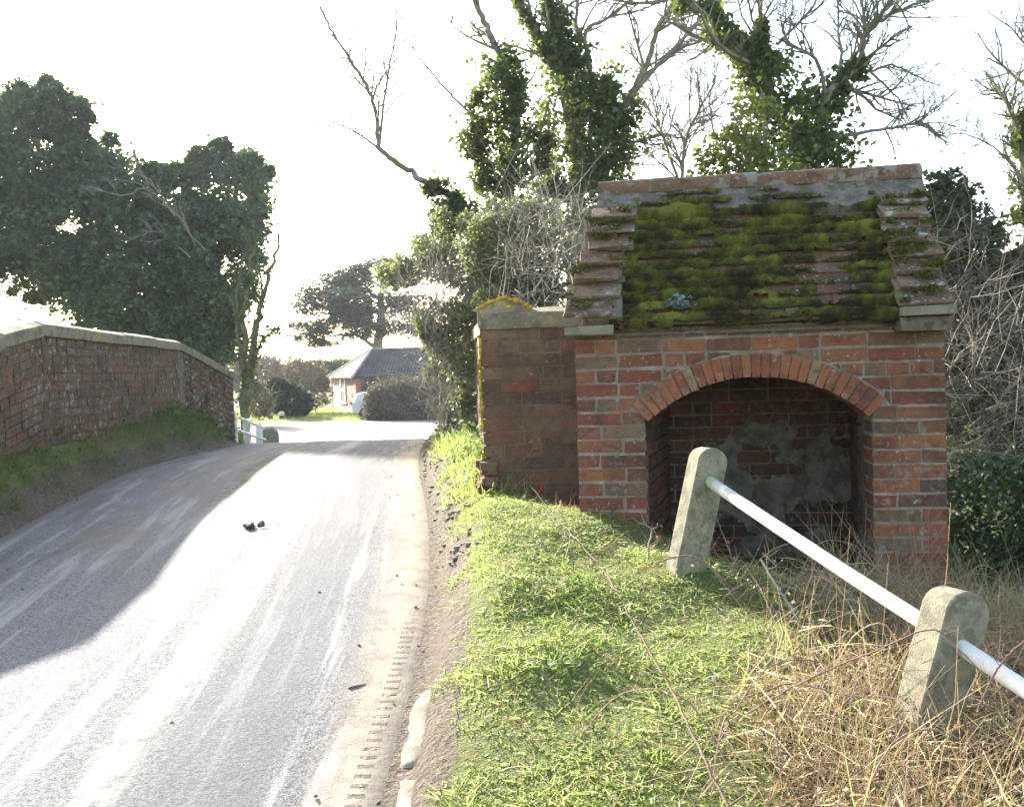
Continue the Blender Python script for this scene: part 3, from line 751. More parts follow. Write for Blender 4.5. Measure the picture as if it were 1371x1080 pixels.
# moss tufts standing off the cushions
sel = np.argwhere(on & (R.random(on.shape) < .3)); P0 = MV[sel[:, 0], sel[:, 1]] - np.array(sn)*.004
dd = np.array(sn)[None]+R.normal(size=(len(P0), 3))*.7
V, Qb = blades(P0, dd, R.uniform(.008, .022, len(P0)), R.uniform(.004, .008, len(P0)), R.normal(size=(len(P0), 3))*.3)
np_mesh('moss_tufts', V, Qb, M_MOSS, roof, True, False, np.repeat(tint[sel[:, 0], sel[:, 1]], 6))
# gable copings of stepped tiles
for u0, u1, ns_, nm in ((-.035, .215, 7, 'l'), (UW-.245, UW-.005, 8, 'r')):
    mb = MB(); top_ = SL-.17
    mb.obox(sp_((u0+u1)/2, top_*.5, .03), su*((u1-u0)/2-.022), sd*(top_*.5), sn*.05, 1, .004)
    for k in range(ns_):
        s0 = -.01+top_*(k)/ns_; ln = top_/ns_*1.18; d = (sd-sn*.30).normalized(); n_ = su.cross(d).normalized()
        th = random.uniform(.014, .022); w = random.uniform(-.012, .012)
        for q in range(2):
            mb.obox(sp_((u0+u1)/2+w+random.uniform(-.008,.008), s0+ln*.5+q*.012, .092-q*.03), su*((u1-u0)/2+random.uniform(-.018,.012)), d*(ln*.5), n_*th*.6, 0, .008)
    if nm == 'r':
        mb.obox(sp_((u0+u1)/2, .02, .03), su*.124, Vector((0,.10,0)), Vector((0,0,.022)), 2, .004)
        mb.obox(sp_((u0+u1)/2, -.0, -.035), su*.118, Vector((0,.08,0)), Vector((0,0,.035)), 1, .004)
    else:
        mb.obox(sp_((u0+u1)/2, -.005, .0), su*.122, Vector((0,.09,0)), Vector((0,0,.022)), 2, .004)
    mb.build('gable_coping', [M_VERGE, M_MORTD, M_COPE], roof, True, bevel=.004)
cl = MB(); rg = random.Random(77)
Cm = []
for u0, u1, wt in ((-.035, .215, .6), (UW-.245, UW-.005, 1.2)):
    for k in range(int(26*wt)):
        s0 = rg.random()**.7*(SL-.2); uu_ = rg.uniform(u0, u1); c = sp_(uu_, s0, .10+.02*rg.random()); rr_ = rg.uniform(.012, .04)
        for q in range(int(rr_*2600)):
            Cm.append(c + su*rg.gauss(0, rr_) + sd*rg.gauss(0, rr_*.4) + sn*rg.gauss(0, .008))
Cm = np.array([tuple(c) for c in Cm]); V, Qb = blades(Cm, np.array(sn)[None]+R.normal(size=(len(Cm), 3))*.8, R.uniform(.01, .026, len(Cm)), R.uniform(.006, .011, len(Cm)), R.normal(size=(len(Cm), 3))*.3)
np_mesh('coping_moss', V, Qb, M_MOSS, roof, True, False, np.repeat(R.uniform(.3, 1.0, len(Cm)), 6))
# ridge tiles bedded on a cement band
M_BAND = stone_mat('ridge_cement', (.20,.175,.14), (.11,.09,.07), (.30,.275,.235), 14, ((.085,.09,.02), .58))
mb = MB(); pts = 60
for i in range(pts):
    a, b_ = -.03+(UW+.06)*i/pts, -.03+(UW+.06)*(i+1)/pts
    l0 = SL-.235+.02*noise.noise(Vector((a*5, 2, 2))); l1 = SL-.235+.02*noise.noise(Vector((b_*5, 2, 2))); h0 = .062+.012*noise.noise(Vector((a*8, 5, 2))); h1 = .062+.012*noise.noise(Vector((b_*8, 5, 2)))
    mb.hexa([sp_(a,l0,0), sp_(b_,l1,0), sp_(b_,SL+.02,0), sp_(a,SL+.02,0), sp_(a,l0+.012,h0), sp_(b_,l1+.012,h1), sp_(b_,SL+.02,h1+.012), sp_(a,SL+.02,h0+.012)])
mb.build('ridge_cement_band', M_BAND, roof, True)
M_RIDGE = stone_mat('ridge_clay', (.20,.10,.055), (.14,.085,.052), (.29,.25,.19), 11, ((.23,.205,.16), .54))
uu_ = .12
for k, ln in enumerate((.43, .46, .44, .45)):
    mb = MB(); n = 14
    for (a, r_) in ((uu_, .068), (uu_+ln+.012, .075)):
        for ring in (r_, r_-.018):
            for i in range(n+1):
                w = math.pi*1.12*i/n - math.pi*.06; mb.v.append((a, RB-ring*math.cos(w), RZ+.038+ring*math.sin(w)*1.05))
    o = n+1
    for i in range(n):
        for f_ in ((i, i+1, 2*o+i+1, 2*o+i), (o+i+1, o+i, 3*o+i, 3*o+i+1), (i+1, i, o+i, o+i+1), (2*o+i, 2*o+i+1, 3*o+i+1, 3*o+i)): mb.f.append(f_); mb.mi.append(0)
    mb.build('ridge_tile', M_RIDGE, roof, True, smooth=False); uu_ += ln
mb = MB(); mb.box((.13,RB-.05,RZ-.02), (UW+.05,RB+.05,RZ+.06)); mb.build('ridge_bedding', M_BAND, roof, True)

# ================================================================== POST AND RAIL FENCES
M_WHITE = stone_mat('white_paint', (.80,.79,.74), (.66,.64,.52), (.82,.82,.79), 5, ((.42,.43,.28), .655), .55)
M_RAILEND = stone_mat('dull_green_paint', (.42,.46,.30), (.30,.36,.2), (.6,.6,.5), 10)  # duller green paint for the far end of the rail
def fence_post(mb, foot, axis, front, w, t, hgt):
    """round-topped concrete post: foot point, up axis, outward front normal."""
    up = Vector(axis).normalized(); fr = Vector(front); fr = (fr-up*fr.dot(up)).normalized(); sd_ = up.cross(fr).normalized()
    pr = [(-w/2, 0), (w/2, 0), (w/2, hgt-w*.42)] + [(w/2*math.cos(a), hgt-w*.42+w*.42*math.sin(a)) for a in np.linspace(.12, math.pi-.12, 11)] + [(-w/2, hgt-w*.42)]
    n = len(pr)
    a = [Vector(foot)+sd_*x+up*z+fr*t/2 for x, z in pr]; b = [Vector(foot)+sd_*x+up*z-fr*t/2 for x, z in pr]
    mb.add(a+b, [tuple(range(n))[::-1], tuple(range(n, 2*n))]+[(i, (i+1) % n, n+(i+1) % n, n+i) for i in range(n)])
fence = thing('post_and_rail_fence', 'leaning concrete posts with a white tubular rail, in front of the brick shelter', 'fence', (1.0, 3.6, .6))
rA, rB = W(943, 640, 4.2), W(1371, 921, 2.6); rd = (rB-rA).normalized()
hA = rA; hB = rA + rd*((2.86-4.2)/rd.y)
fr_ = Vector((rd.x, rd.y, 0)).normalized()
for hpt, lean, w, t, below, above, nm in ((hA, .26, .142, .10, .75, .135, 'a'), (hB, .36, .16, .11, .75, .15, 'b')):
    up = Vector((lean*.95, lean*.35, 1)).normalized(); mb = MB()
    foot = hpt - up*below + Vector((0, 0, .0))
    fence_post(mb, foot, up, fr_, w, t, below+above)
    mb.build('post', M_CONC, fence, bevel=.008)
mb = MB(); a = rA - rd*.03
mb.tube([a, a+rd*.13], [.0245, .0245], 16, 1, True); mb.tube([a+rd*.128, a+rd*.6+Vector((0,0,-.003)), a+rd*1.0+Vector((.002,0,-.006)), a+rd*1.45, a+rd*2.0+Vector((0,0,-.002)), a+rd*3.4], [.0245]*6, 16, 0, False)
mb.build('rail', [M_WHITE, M_RAILEND], fence, smooth=True)

fence2 = thing('post_and_rail_fence', 'white painted post and rail fence beyond the far end of the shaded parapet', 'fence', (-4.1, 15.2, .5))
pp_ = [(-4.16,14.45), (-4.3,15.7), (-4.42,16.9)]
for x, y in pp_:
    mb = MB(); z = H(x, y); mb.box((x-.055,y-.055,z-.3), (x+.05,y+.05,z+.44), 0, .006); mb.build('post', M_WHITE, fence2, bevel=.01)
for h in (.16, .36):
    mb = MB(); mb.tube([(x+.1, y-.02, H(x, y)+h) for x, y in pp_], [.026]*3, 6); mb.build('rail', M_WHITE, fence2)
x, y = -4.5, 17.9; mb = MB(); z = H(x, y)
fence_post(mb, (x, y, z-.4), (0,.02,1), (.2,-1,0), .34, .3, .84)
tag(mb.build('stone_post', M_CONC, None, bevel=.03), 'squat pale stone post at the end of the white fence', 'post')

# ================================================================== DISTANT COTTAGE, CAR
M_FLINT, nt = newmat('flint_wall'); co = objco(nt)
vv = voro(nt, co, 5.5); fc = ramp(nt, vv.outputs['Color'], [(0,(.17,.14,.115)),(.4,(.25,.21,.17)),(.7,(.13,.10,.088)),(1,(.29,.25,.205))])
fc = mixc(nt, rng_(nt, vv.outputs['Distance'], .35, .6), fc, (.24,.205,.165)); finish(nt, fc, .9, vv.outputs['Distance'], .5, .03)
M_PANT, nt = newmat('grey_pantiles'); co = objco(nt)
wv = nd(nt, 'TexWave', {'Vector': co, 'Scale': 1.6, 'Distortion': .5}, bands_direction='X').outputs[0]
pc = mixc(nt, rng_(nt, noi(nt, co, 1.1, 5), .35, .65), (.04,.041,.042), (.075,.074,.072)); pc = mixc(nt, rng_(nt, wv, 0, 1, 0, .5), pc, (.025,.025,.027)); finish(nt, pc, .95, wv, .5, .05); 
M_PANTY = stone_mat('lichened_tiles', (.045,.04,.03), (.065,.055,.04), (.10,.085,.06), 2)
cx = W(478, 555, 60); cxy = Vector((cx.x, cx.y, 0)); e1 = Vector((.94,.342,0)); e2 = Vector((-.342,.94,0)); gz0 = H(cx.x, cx.y)-.1
cot = thing('cottage', 'single storey flint cottage with hipped dark tiled roof, seen beyond the bridge', 'house', (cx.x, cx.y, gz0))
def cp(a, b, z): return cxy + e1*a + e2*b + Vector((0, 0, gz0+z))
CL, CW, CE, CR = 11.0, 9.0, 2.55, 4.25
mb = MB(); mb.hexa([cp(0,0,-.4), cp(CL,0,-.4), cp(CL,CW,-.4), cp(0,CW,-.4), cp(0,0,CE), cp(CL,0,CE), cp(CL,CW,CE), cp(0,CW,CE)])
mb.mi[2] = 1; mb.build('wall', [M_FLINT, plain('shaded_red_brick', (.12,.08,.062), .9, .4, 2)], cot)  # front face gets red-brown brick with its shade put into the colour
M_QUO = plain('quoin_brick', (.30,.14,.09), .9, .3, 6)
for (a, b) in ((0,0), (0,CW-.3)):
    mb = MB()
    for k in range(10): q = .75 if k % 2 else .45; mb.hexa([cp(a-.03,b-.03,k*.25), cp(a+.3,b-.03,k*.25), cp(a+.3,b+q,k*.25), cp(a-.03,b+q,k*.25), cp(a-.03,b-.03,k*.25+.235), cp(a+.3,b-.03,k*.25+.235), cp(a+.3,b+q,k*.25+.235), cp(a-.03,b+q,k*.25+.235)])
    mb.build('brick_quoin', M_QUO, cot)
o_ = .25; rp = [(-o_,-o_,CE-.08), (CL+o_,-o_,CE-.08), (CL+o_,CW+o_,CE-.08), (-o_,CW+o_,CE-.08), (2.0,CW/2,CR), (CL-2.0,CW/2,CR)]
mb = MB(); pts = [cp(*p) for p in rp]; lo = [p-Vector((0,0,.1)) for p in pts[:4]]
mb.add(pts+lo, [(0,1,5,4), (2,3,4,5), (1,2,5), (6,7,1,0), (7,8,2,1), (8,9,3,2), (9,6,0,3), (6,9,8,7)], 0)
mb.add([pts[3], pts[0], pts[4]], [(0,1,2)], 1); mb.f = [f for f in mb.f]
mb.build('roof', [M_PANT, M_PANTY], cot)
mb = MB(); 
for a, b in ((0,4), (3,4), (4,5)): mb.tube([pts[a], pts[b]], [.09,.09], 6)
mb.build('hip_tiles', stone_mat('hip_tile', (.42,.38,.30), (.3,.27,.2), (.5,.47,.4), 3), cot)
fr = thing('window', None, None, (0,0,0)); fr.parent = cot; fr.location = (0,0,0)
M_FRAME = plain('window_paint', (.72,.71,.68), .5, .05); M_GLASS = plain('dark_glass', (.05,.055,.06), .1, .2, 3, .8)
def quadbox(b0, b1, z0, z1, t0, t1):
    mb = MB(); mb.hexa([cp(-t1,b0,z0), cp(-t0,b0,z0), cp(-t0,b1,z0), cp(-t1,b1,z0), cp(-t1,b0,z1), cp(-t0,b0,z1), cp(-t0,b1,z1), cp(-t1,b1,z1)]); return mb
wb0, wb1 = 3.7, 5.1
fm = MB()
for (b0, b1, z0, z1) in ((wb0-.25,wb0,.85,2.0), (wb1,wb1+.25,.85,2.0), (wb0-.45,wb1+.45,.68,.85), (wb0,wb1,1.52,1.68)):
    q = quadbox(b0, b1, z0, z1, -.02, .06); fm.add(q.v, q.f)
for k in range(8):
    a0, a1 = math.pi*k/8, math.pi*(k+1)/8; bc = (wb0+wb1)/2; r0, r1 = .7, .95
    fm.hexa([cp(-.06,bc-r0*math.cos(a0),2+r0*math.sin(a0)*.6), cp(-.06,bc-r1*math.cos(a0),2+r1*math.sin(a0)*.6), cp(.02,bc-r1*math.cos(a0),2+r1*math.sin(a0)*.6), cp(.02,bc-r0*math.cos(a0),2+r0*math.sin(a0)*.6),
             cp(-.06,bc-r0*math.cos(a1),2+r0*math.sin(a1)*.6), cp(-.06,bc-r1*math.cos(a1),2+r1*math.sin(a1)*.6), cp(.02,bc-r1*math.cos(a1),2+r1*math.sin(a1)*.6), cp(.02,bc-r0*math.cos(a1),2+r0*math.sin(a1)*.6)])
fm.build('frame', M_FRAME, fr); quadbox(wb0, wb1, .85, 2.2, .0, .03).build('pane', M_GLASS, fr)
lean = MB(); l0, l1 = CW, CW+1.9
lean.hexa([cp(.3,l0,-.4), cp(4,l0,-.4), cp(4,l1,-.4), cp(.3,l1,-.4), cp(.3,l0,2.3), cp(4,l0,2.3), cp(4,l1,1.55), cp(.3,l1,1.55)]); lean.build('lean_to', M_FLINT, cot)
lean = MB(); lean.hexa([cp(.1,l0,2.32), cp(4.2,l0,2.32), cp(4.2,l1+.2,1.5), cp(.1,l1+.2,1.5), cp(.1,l0,2.42), cp(4.2,l0,2.42), cp(4.2,l1+.2,1.6), cp(.1,l1+.2,1.6)]); lean.build('lean_to_roof', M_FRAME, cot)
mb = MB(); mb.hexa([cp(.22,l0+.5,0), cp(.32,l0+.5,0), cp(.32,l0+1.4,0), cp(.22,l0+1.4,0), cp(.22,l0+.5,1.6), cp(.32,l0+.5,1.6), cp(.32,l0+1.4,1.6), cp(.22,l0+1.4,1.6)]); mb.build('door', plain('dark_door', (.06,.06,.07), .6), cot)

# parked hatchback, half hidden by the round hedge
ccp = W(489.5, 560, 56); car = thing('parked_car', 'white parked hatchback half hidden behind the rounded hedge by the cottage', 'car', (ccp.x+1.1, ccp.y+.5, H(ccp.x, ccp.y)), rz=rad(12))
M_CARP = plain('white_car_paint', (.75,.76,.78), .25, .03, 3, .6); M_TYRE = plain('tyre_rubber', (.03,.03,.03), .8, .2); M_RIM = plain('wheel_rim', (.45,.46,.48), .35, .1, 5, .5, .6); M_LAMP = plain('tail_lamp_glass', (.35,.03,.03), .2, .1)
side = [(-1.95,.32), (-1.98,.75), (-1.85,.98), (-1.62,1.38), (-1.3,1.47), (.1,1.46), (.55,1.32), (1.05,.98), (1.75,.86), (1.95,.66), (1.97,.32)]
mb = MB(); n = len(side); rows = []
for yk, sc in ((-.84,.0), (-.80,1), (.80,1), (.84,.0)):
    rows.append([(x*(.985 if sc == 0 else 1), (yk*(.80 if z > 1.0 else 1)), z-(.0 if sc else .03*(z > 1.2))) for x, z in side])
mb.v = [p for r_ in rows for p in r_]
for r_ in range(3):
    for i in range(n-1): mb.f.append((r_*n+i, r_*n+i+1, (r_+1)*n+i+1, (r_+1)*n+i)); mb.mi.append(0)
mb.f += [tuple(range(n)), tuple(range(3*n, 4*n))[::-1], (0, n, 2*n, 3*n), (n-1, 4*n-1, 3*n-1, 2*n-1)]; mb.mi += [0]*4
mb.build('body', M_CARP, car, True, bevel=.03)
for sgn in (-1, 1):
    mb = MB(); y_ = .70*sgn; yo = .83*sgn
    mb.add([(-1.5,y_*1.0,1.34), (-.35,y_,1.38), (-.35,yo,1.0), (-1.68,yo,1.0)], [(0,1,2,3)]); mb.add([(-.28,y_,1.38), (.3,y_,1.33), (.9,yo,1.0), (-.28,yo,1.0)], [(0,1,2,3)]); mb.build('side_window', M_GLASS, car, True)
    for xw in (-1.25, 1.25):
        wh = MB(); wh.tube([(xw,.74*sgn,.31), (xw,.86*sgn,.31)], [.31,.31], 20); w_ = wh.build('wheel', M_TYRE, car, True)
        rm = MB(); rm.tube([(xw,.85*sgn,.31), (xw,.868*sgn,.31)], [.19,.17], 16); r2 = rm.build('rim', M_RIM, w_, True)
    tl = MB(); tl.box((-2.0,.58*sgn-.12,.72), (-1.9,.58*sgn+.12,.95)); tl.build('tail_lamp', M_LAMP, car, True)
    hl = MB(); hl.box((1.85,.55*sgn-.16,.68), (1.985,.55*sgn+.16,.8)); hl.build('headlight', M_GLASS, car, True)
mb = MB(); mb.add([(-1.885,-.66,1.0), (-1.885,.66,1.0), (-1.66,.6,1.36), (-1.66,-.6,1.36)], [(0,1,2,3)]); mb.build('rear_window', M_GLASS, car, True)
mb = MB(); mb.add([(1.08,-.68,1.0), (1.08,.68,1.0), (.6,.62,1.33), (.6,-.62,1.33)], [(0,1,2,3)]); mb.build('windscreen', M_GLASS, car, True)

# two little white-topped marker stones on the far lawn
for k, (px, py) in enumerate(((362, 556), (377, 557))):
    p = W(px, py, 56); z = H(p.x, p.y); mb = MB(); mb.tube([(p.x,p.y,z-.1), (p.x,p.y,z+.28)], [.14,.13], 8, 1); mb.tube([(p.x,p.y,z+.28), (p.x,p.y,z+.42), (p.x,p.y,z+.52)], [.16,.19,.1], 8, 0)
    tag(mb.build('marker_stone', [M_WHITE, M_EARTH], None), ('white topped marker stone on the far lawn, the one nearer the shaded brick wall', 'white topped marker stone on the far lawn, the one nearer the flint cottage')[k], 'marker stone', 'marker stones on the far lawn')

# ================================================================== TREES
def root_at(p): return (p.x, p.y, H(p.x, p.y))
# --- big ivy-smothered evergreen mass, left, beyond the wall
D = 42
LT = [(62,152,58,36),(38,225,92,74),(-50,250,90,105),(108,250,80,60),(165,325,108,84),(82,325,92,80),(200,385,115,80),(308,272,52,68),(326,246,30,42),(285,340,66,72),(240,425,74,52),(165,405,62,40),(285,455,30,42),(10,300,60,60),(230,455,60,55),
      (295,194,14,11),(270,222,24,16),(205,232,24,16),(115,152,10,9),(236,240,26,22),(20,330,40,20)]
tb = W(270, 556, D)
t = thing('ivy_clad_tree', 'massive dark tree smothered in ivy beyond the shaded parapet wall', 'tree', root_at(tb), 'ivy clad trees')
mb = MB(); rg = random.Random(3)
for pth, r0, r1 in (([(270,600),(262,470),(230,380),(170,300),(90,210),(60,150)], .55, .12), ([(262,480),(285,400),(300,320),(318,250)], .4, .1), ([(240,420),(170,370),(80,320),(0,290)], .3, .08), ([(200,340),(190,260),(180,200)], .2, .05)):
    q, rr = limb(mb, [W(x, y, D) for x, y in pth], r0, r1, 7, 5, .2, rg); sprout(mb, q, rr, rg, 1, 7, 2.0)
mb.build('trunk', M_BARK, t)
Cc = np.concatenate([blob_points(tufted([pblob(*b, D+random.uniform(-1.2, 1.2)) for b in LT], 300, .15, .6), 400000, .3, lump=.34, cull=.58)])
Cc = gate(Cc, .55, -.38); Cc = gate(Cc, 1.7, -.36)
leaves('crown', Cc, (.08+.2*R.random(len(Cc))**1.8), M_IVYD, t, up=.15, droop=.35)
mb = MB(); rg = random.Random(5)      # pale dead boughs lying over the front of the crown
for pth in ([(275,335),(225,275),(180,245),(130,240)], [(235,290),(200,240),(165,225)], [(255,345),(215,310),(180,320)], [(200,250),(160,262),(120,250)], [(262,330),(240,290),(205,268)]):
    q, rr = limb(mb, [W(x, y, D-3.4) for x, y in pth], .035, .012, 4, 5, .9, rg); sprout(mb, q, rr, rg, 2, 9, 1.3, .7, .1)
mb.build('dead_branches', M_TWIG, t)

# --- slender bare stems with ivy next to it
D = 36; t = thing('bare_tree', 'slim ivy wrapped bare stems behind the low end of the shaded wall', 'tree', root_at(W(335, 560, D)), 'bare trees')
mb = MB(); rg = random.Random(8); ip = []
for pth, r0, r1 in (([(325,600),(328,500),(325,420),(332,370),(340,330)], .2, .04), ([(330,540),(340,450),(352,400),(366,350),(374,310)], .17, .03), ([(335,520),(345,470),(362,445),(375,440)], .09, .03), ([(322,470),(316,410),(322,360)], .1, .03), ([(345,440),(350,390),(345,345)], .08, .02)):
    P = [W(x, y, D) for x, y in pth]; q, rr = limb(mb, P, r0, r1, 6, 6, .3, rg); sprout(mb, q, rr, rg, 2, 9, 1.3, .5, .35); ip.append(P)
mb.build('trunk', bark('mossy_bark', (.085,.08,.05), (.15,.14,.085), .8), t)
Cc = np.concatenate([ivy_along(ip[0][:4], [.34,.34,.24,.16], 1300), ivy_along(ip[1][:3], [.26,.2,.1], 450), ivy_along(ip[2], [.2,.3,.3,.15], 300)])
leaves('ivy', Cc, R.uniform(.12, .2, len(Cc)), M_IVY, t, up=.2, droop=.3)

# --- cedar behind the cottage
D = 84; t = thing('cedar_tree', 'spreading flat layered cedar rising behind the cottage roof', 'tree', root_at(W(507, 520, D)), None)
mb = MB(); rg = random.Random(9); cps = []
for pth, r0, r1 in (([(507,540),(506,470),(508,430),(512,380),(505,352)], .62, .12), ([(506,470),(490,456),(470,448),(430,452)], .22, .06), ([(507,440),(480,428),(445,430),(410,440)], .22, .06), ([(508,420),(470,408),(430,412)], .2, .06), ([(509,400),(480,385),(440,392)], .16, .05), ([(510,385),(480,368),(450,375)], .14, .05), ([(509,415),(540,400),(570,395)], .16, .05), ([(510,390),(535,372),(560,365)], .14, .04), ([(507,450),(535,440),(565,440)], .16, .05)):
    P = [W(x, y, D+rg.uniform(-1.5, 1.5)*(i > 0)) for i, (x, y) in enumerate(pth)]; limb(mb, P, r0, r1, 6, 5, .15, rg)
    if r0 < .5: cps.append(P)
mb.build('trunk', M_TWIG, t)
CB = [(452,384,52,13),(490,366,44,14),(430,410,52,12),(480,420,56,13),(500,440,50,12),(416,448,30,8),(560,420,40,16),(462,374,42,11),(505,357,36,13),(440,396,48,11),(424,440,34,9),(470,430,52,10),(522,408,36,14),(402,452,18,6),(535,372,34,12),(448,418,44,8),(545,440,34,12),(480,396,46,12),(430,460,26,6),(545,402,34,12),(400,436,16,6),(475,450,26,7)]
Cc = blob_points([pblob(*b, D+random.uniform(-3, 3), b[2]*.9) for b in CB], 26000, .45, cull=.2); Cc = gate(Cc, .5, -.2)
leaves('crown', Cc, R.uniform(.28, .5, len(Cc)), M_CEDAR, t, up=1.4, aspect=.6)

# --- right bank: two ivy columns, a leaning bough, the tree behind the shelter
def tree_r(name, label, D, limbs, ivys, nleaf, mat, size, rg, sp=(2, 7, 1.5), base=None, group='ivy clad trees', ivy_spread=True):
    b = W(*(base or limbs[0][0][0]), D); t = thing(name, label, 'tree', root_at(b), group); mb = MB()
    for pth, r0, r1, kw in limbs:
        dd = kw.get('dd', 0); n = len(pth)
        P = [W(x, y, D+dd*i/(n-1)) for i, (x, y) in enumerate(pth)]
        q, rr = limb(mb, P, r0*.78, r1*.75, 7, 6, .18, rg)
        a, b_, c = kw.get('sp', sp)
        if b_: sprout(mb, q, rr, rg, a, int(b_*1.6)+1, c*1.1, kw.get('spread', .75), kw.get('up', .12), 4, kw.get('tmin', .3))
    z0 = H(b.x, b.y)
    mb.build('trunk', M_BARK, t)
    Cs = [ivy_along([W(x, y, D+dd) for x, y in pth], [r_*1.2/F*D for r_ in rr_], int(nleaf*wt*2.9)) for pth, rr_, wt, dd in ivys]
    Cc = np.concatenate(Cs)
    leaves('ivy', Cc, size[0]*.7+(size[1]*1.25-size[0]*.7)*R.random(len(Cc))**1.7, mat, t, up=.2, droop=.35)
    return t
tree_r('ivy_clad_tree', 'slender ivy clad trunk left of the thicker ivy trunk, behind the twiggy thicket', 13.0,
    [([(690,460),(686,310),(682,230),(692,160),(672,90),(655,45),(635,2),(618,-45)], .095, .04, {'sp': (2,6,1.3), 'tmin': .35}),
     ([(690,165),(650,160),(628,150),(603,126),(570,88),(548,55)], .03, .01, {'sp': (2,5,.8)}),
     ([(684,250),(640,175),(600,165),(560,175),(520,192)], .014, .005, {'sp': (1,4,.5)}),
     ([(684,230),(715,200),(730,150)], .03, .012, {'sp': (1,5,.8)})],
    [([(690,330),(684,280),(680,220),(690,160),(680,110),(668,72)], [18,26,30,32,26,12], .62, 0), ([(640,210),(635,160),(650,120)], [16,24,14], .16, -.1), ([(650,250),(640,200)], [20,22], .1, 0), ([(720,230),(728,170)],[16,14],.12,0)],
    5200, M_IVY, (.045,.085), random.Random(21))
tree_r('ivy_clad_tree', 'thick ivy clad tree with forked upper limbs, left of the shelter roof', 14.5,
    [([(768,470),(772,330),(772,250),(775,200),(760,130),(738,78),(715,40),(690,0),(676,-40)], .17, .06, {'sp': (2,5,1.4), 'tmin': .6}),
     ([(770,210),(752,120),(738,60),(736,0),(734,-40)], .1, .05, {'sp': (1,4,1.2), 'tmin': .5}),
     ([(775,260),(800,215),(826,165),(846,125),(866,85),(880,44),(905,0),(925,-30)], .085, .035, {'sp': (2,9,1.5), 'tmin': .45}),
     ([(835,140),(870,100),(905,62),(945,20),(975,-20)], .05, .02, {'sp': (2,8,1.2)}),
     ([(790,200),(790,85),(772,32),(776,-10)], .05, .025, {'sp': (2,6,1.2), 'tmin': .5}),
     ([(786,90),(785,42),(812,26),(846,0),(880,-30)], .04, .02, {'sp': (2,7,1.0)}),
     ([(778,262),(792,238),(816,211),(850,192),(884,180),(915,185)], .05, .012, {'sp': (2,8,.9)}),
     ([(748,260),(735,200),(720,150)], .02, .008, {'sp': (1,5,.6)})],
    [([(765,330),(772,260),(780,200),(775,140),(758,95),(742,60)], [34,44,50,46,30,16], .5, 0), ([(800,250),(822,190),(838,140)], [30,34,18], .2, .1), ([(770,90),(745,40),(735,0),(735,-30)], [28,18,14,10], .12, 0), ([(742,80),(715,40),(690,0),(680,-30)], [14,11,9,7], .06, 0), ([(812,160),(815,110)],[24,22],.1,0), ([(745,290),(738,240)],[26,22],.08,-.2)],
    9500, M_IVY, (.05,.095), random.Random(22))
tree_r('leaning_tree', 'bare grey bough leaning out over the road with ivy on its lower end', 12.4,
    [([(690,420),(640,300),(602,262),(572,246),(546,226),(510,202),(506,165),(497,130),(470,82),(446,45),(428,8)], .07, .014, {'sp': (2,7,.9), 'tmin': .5, 'up': .2}),
     ([(508,196),(514,140),(522,85),(530,45),(531,-10)], .024, .007, {'sp': (2,8,.75), 'up': .3}),
     ([(515,152),(540,122),(562,96)], .014, .005, {'sp': (1,5,.5)}),
     ([(510,202),(490,186),(466,171),(440,163),(425,162)], .022, .006, {'sp': (2,7,.6)}),
     ([(495,100),(480,50),(455,10)], .01, .004, {'sp': (1,5,.5)}),
     ([(546,226),(530,222),(505,230)], .012, .005, {'sp': (1,4,.3)}),
     ([(640,300),(600,330),(580,300),(560,270)], .016, .006, {'sp': (2,6,.6)})],
    [([(650,320),(620,285),(598,264),(575,250)], [20,20,16,12], .7, 0), ([(600,330),(592,280)], [14,12], .3, 0)],
    1500, M_IVY, (.05,.085), random.Random(23), group='bare trees')
tree_r('ivy_clad_tree', 'ivy clad tree with thorny bare crown rising right behind the shelter ridge', 10.2,
    [([(1082,420),(1074,240),(1050,168),(1022,112),(984,58),(952,22),(915,0),(885,-30)], .12, .05, {'sp': (2,7,1.0), 'tmin': .3}),
     ([(1080,240),(1092,170),(1107,130),(1122,112),(1151,87),(1155,52),(1188,22),(1215,10),(1250,0)], .06, .014, {'sp': (2,13,.75), 'tmin': .3}),
     ([(1151,87),(1158,40),(1150,-10)], .03, .012, {'sp': (2,9,.7)}),
     ([(1107,130),(1092,80),(1058,58),(1045,30)], .03, .01, {'sp': (2,9,.6)}),
     ([(1140,98),(1165,96),(1196,87),(1230,104),(1262,116)], .022, .006, {'sp': (2,9,.5)}),
     ([(1165,95),(1190,120),(1205,135),(1215,160)], .018, .006, {'sp': (2,8,.5)}),
     ([(1100,190),(1140,180),(1195,171),(1235,166),(1252,176),(1268,195)], .03, .007, {'sp': (2,11,.55)}),
     ([(1185,172),(1195,195),(1200,215)], .012, .006, {'sp': (1,6,.4)}),
     ([(1020,112),(1018,50),(1014,-20)], .035, .016, {'sp': (2,8,.8)}),
     ([(1040,60),(1084,15),(1100,-15)], .022, .01, {'sp': (2,8,.6)}),
     ([(960,200),(950,140),(958,100)], .016, .006, {'sp': (2,7,.5)}),
     ([(1188,22),(1230,24),(1300,22)], .012, .004, {'sp': (1,6,.4)})],
    [([(1080,260),(1070,200),(1045,160),(1020,112),(984,60),(950,25),(915,5)], [40,52,46,34,26,20,16], .46, 0), ([(1090,230),(1105,160),(1112,130)], [40,34,16], .2, .1), ([(1150,90),(1130,110)], [8,14], .04, 0), ([(1020,90),(1018,30)], [20,10], .08, 0)],
    8200, M_IVY, (.04,.075), random.Random(24))
t = thing('ivy_bush', 'sunlit yellow green ivy bush peeping over the left half of the shelter ridge', 'bush', root_at(W(990, 300, 9.2)))
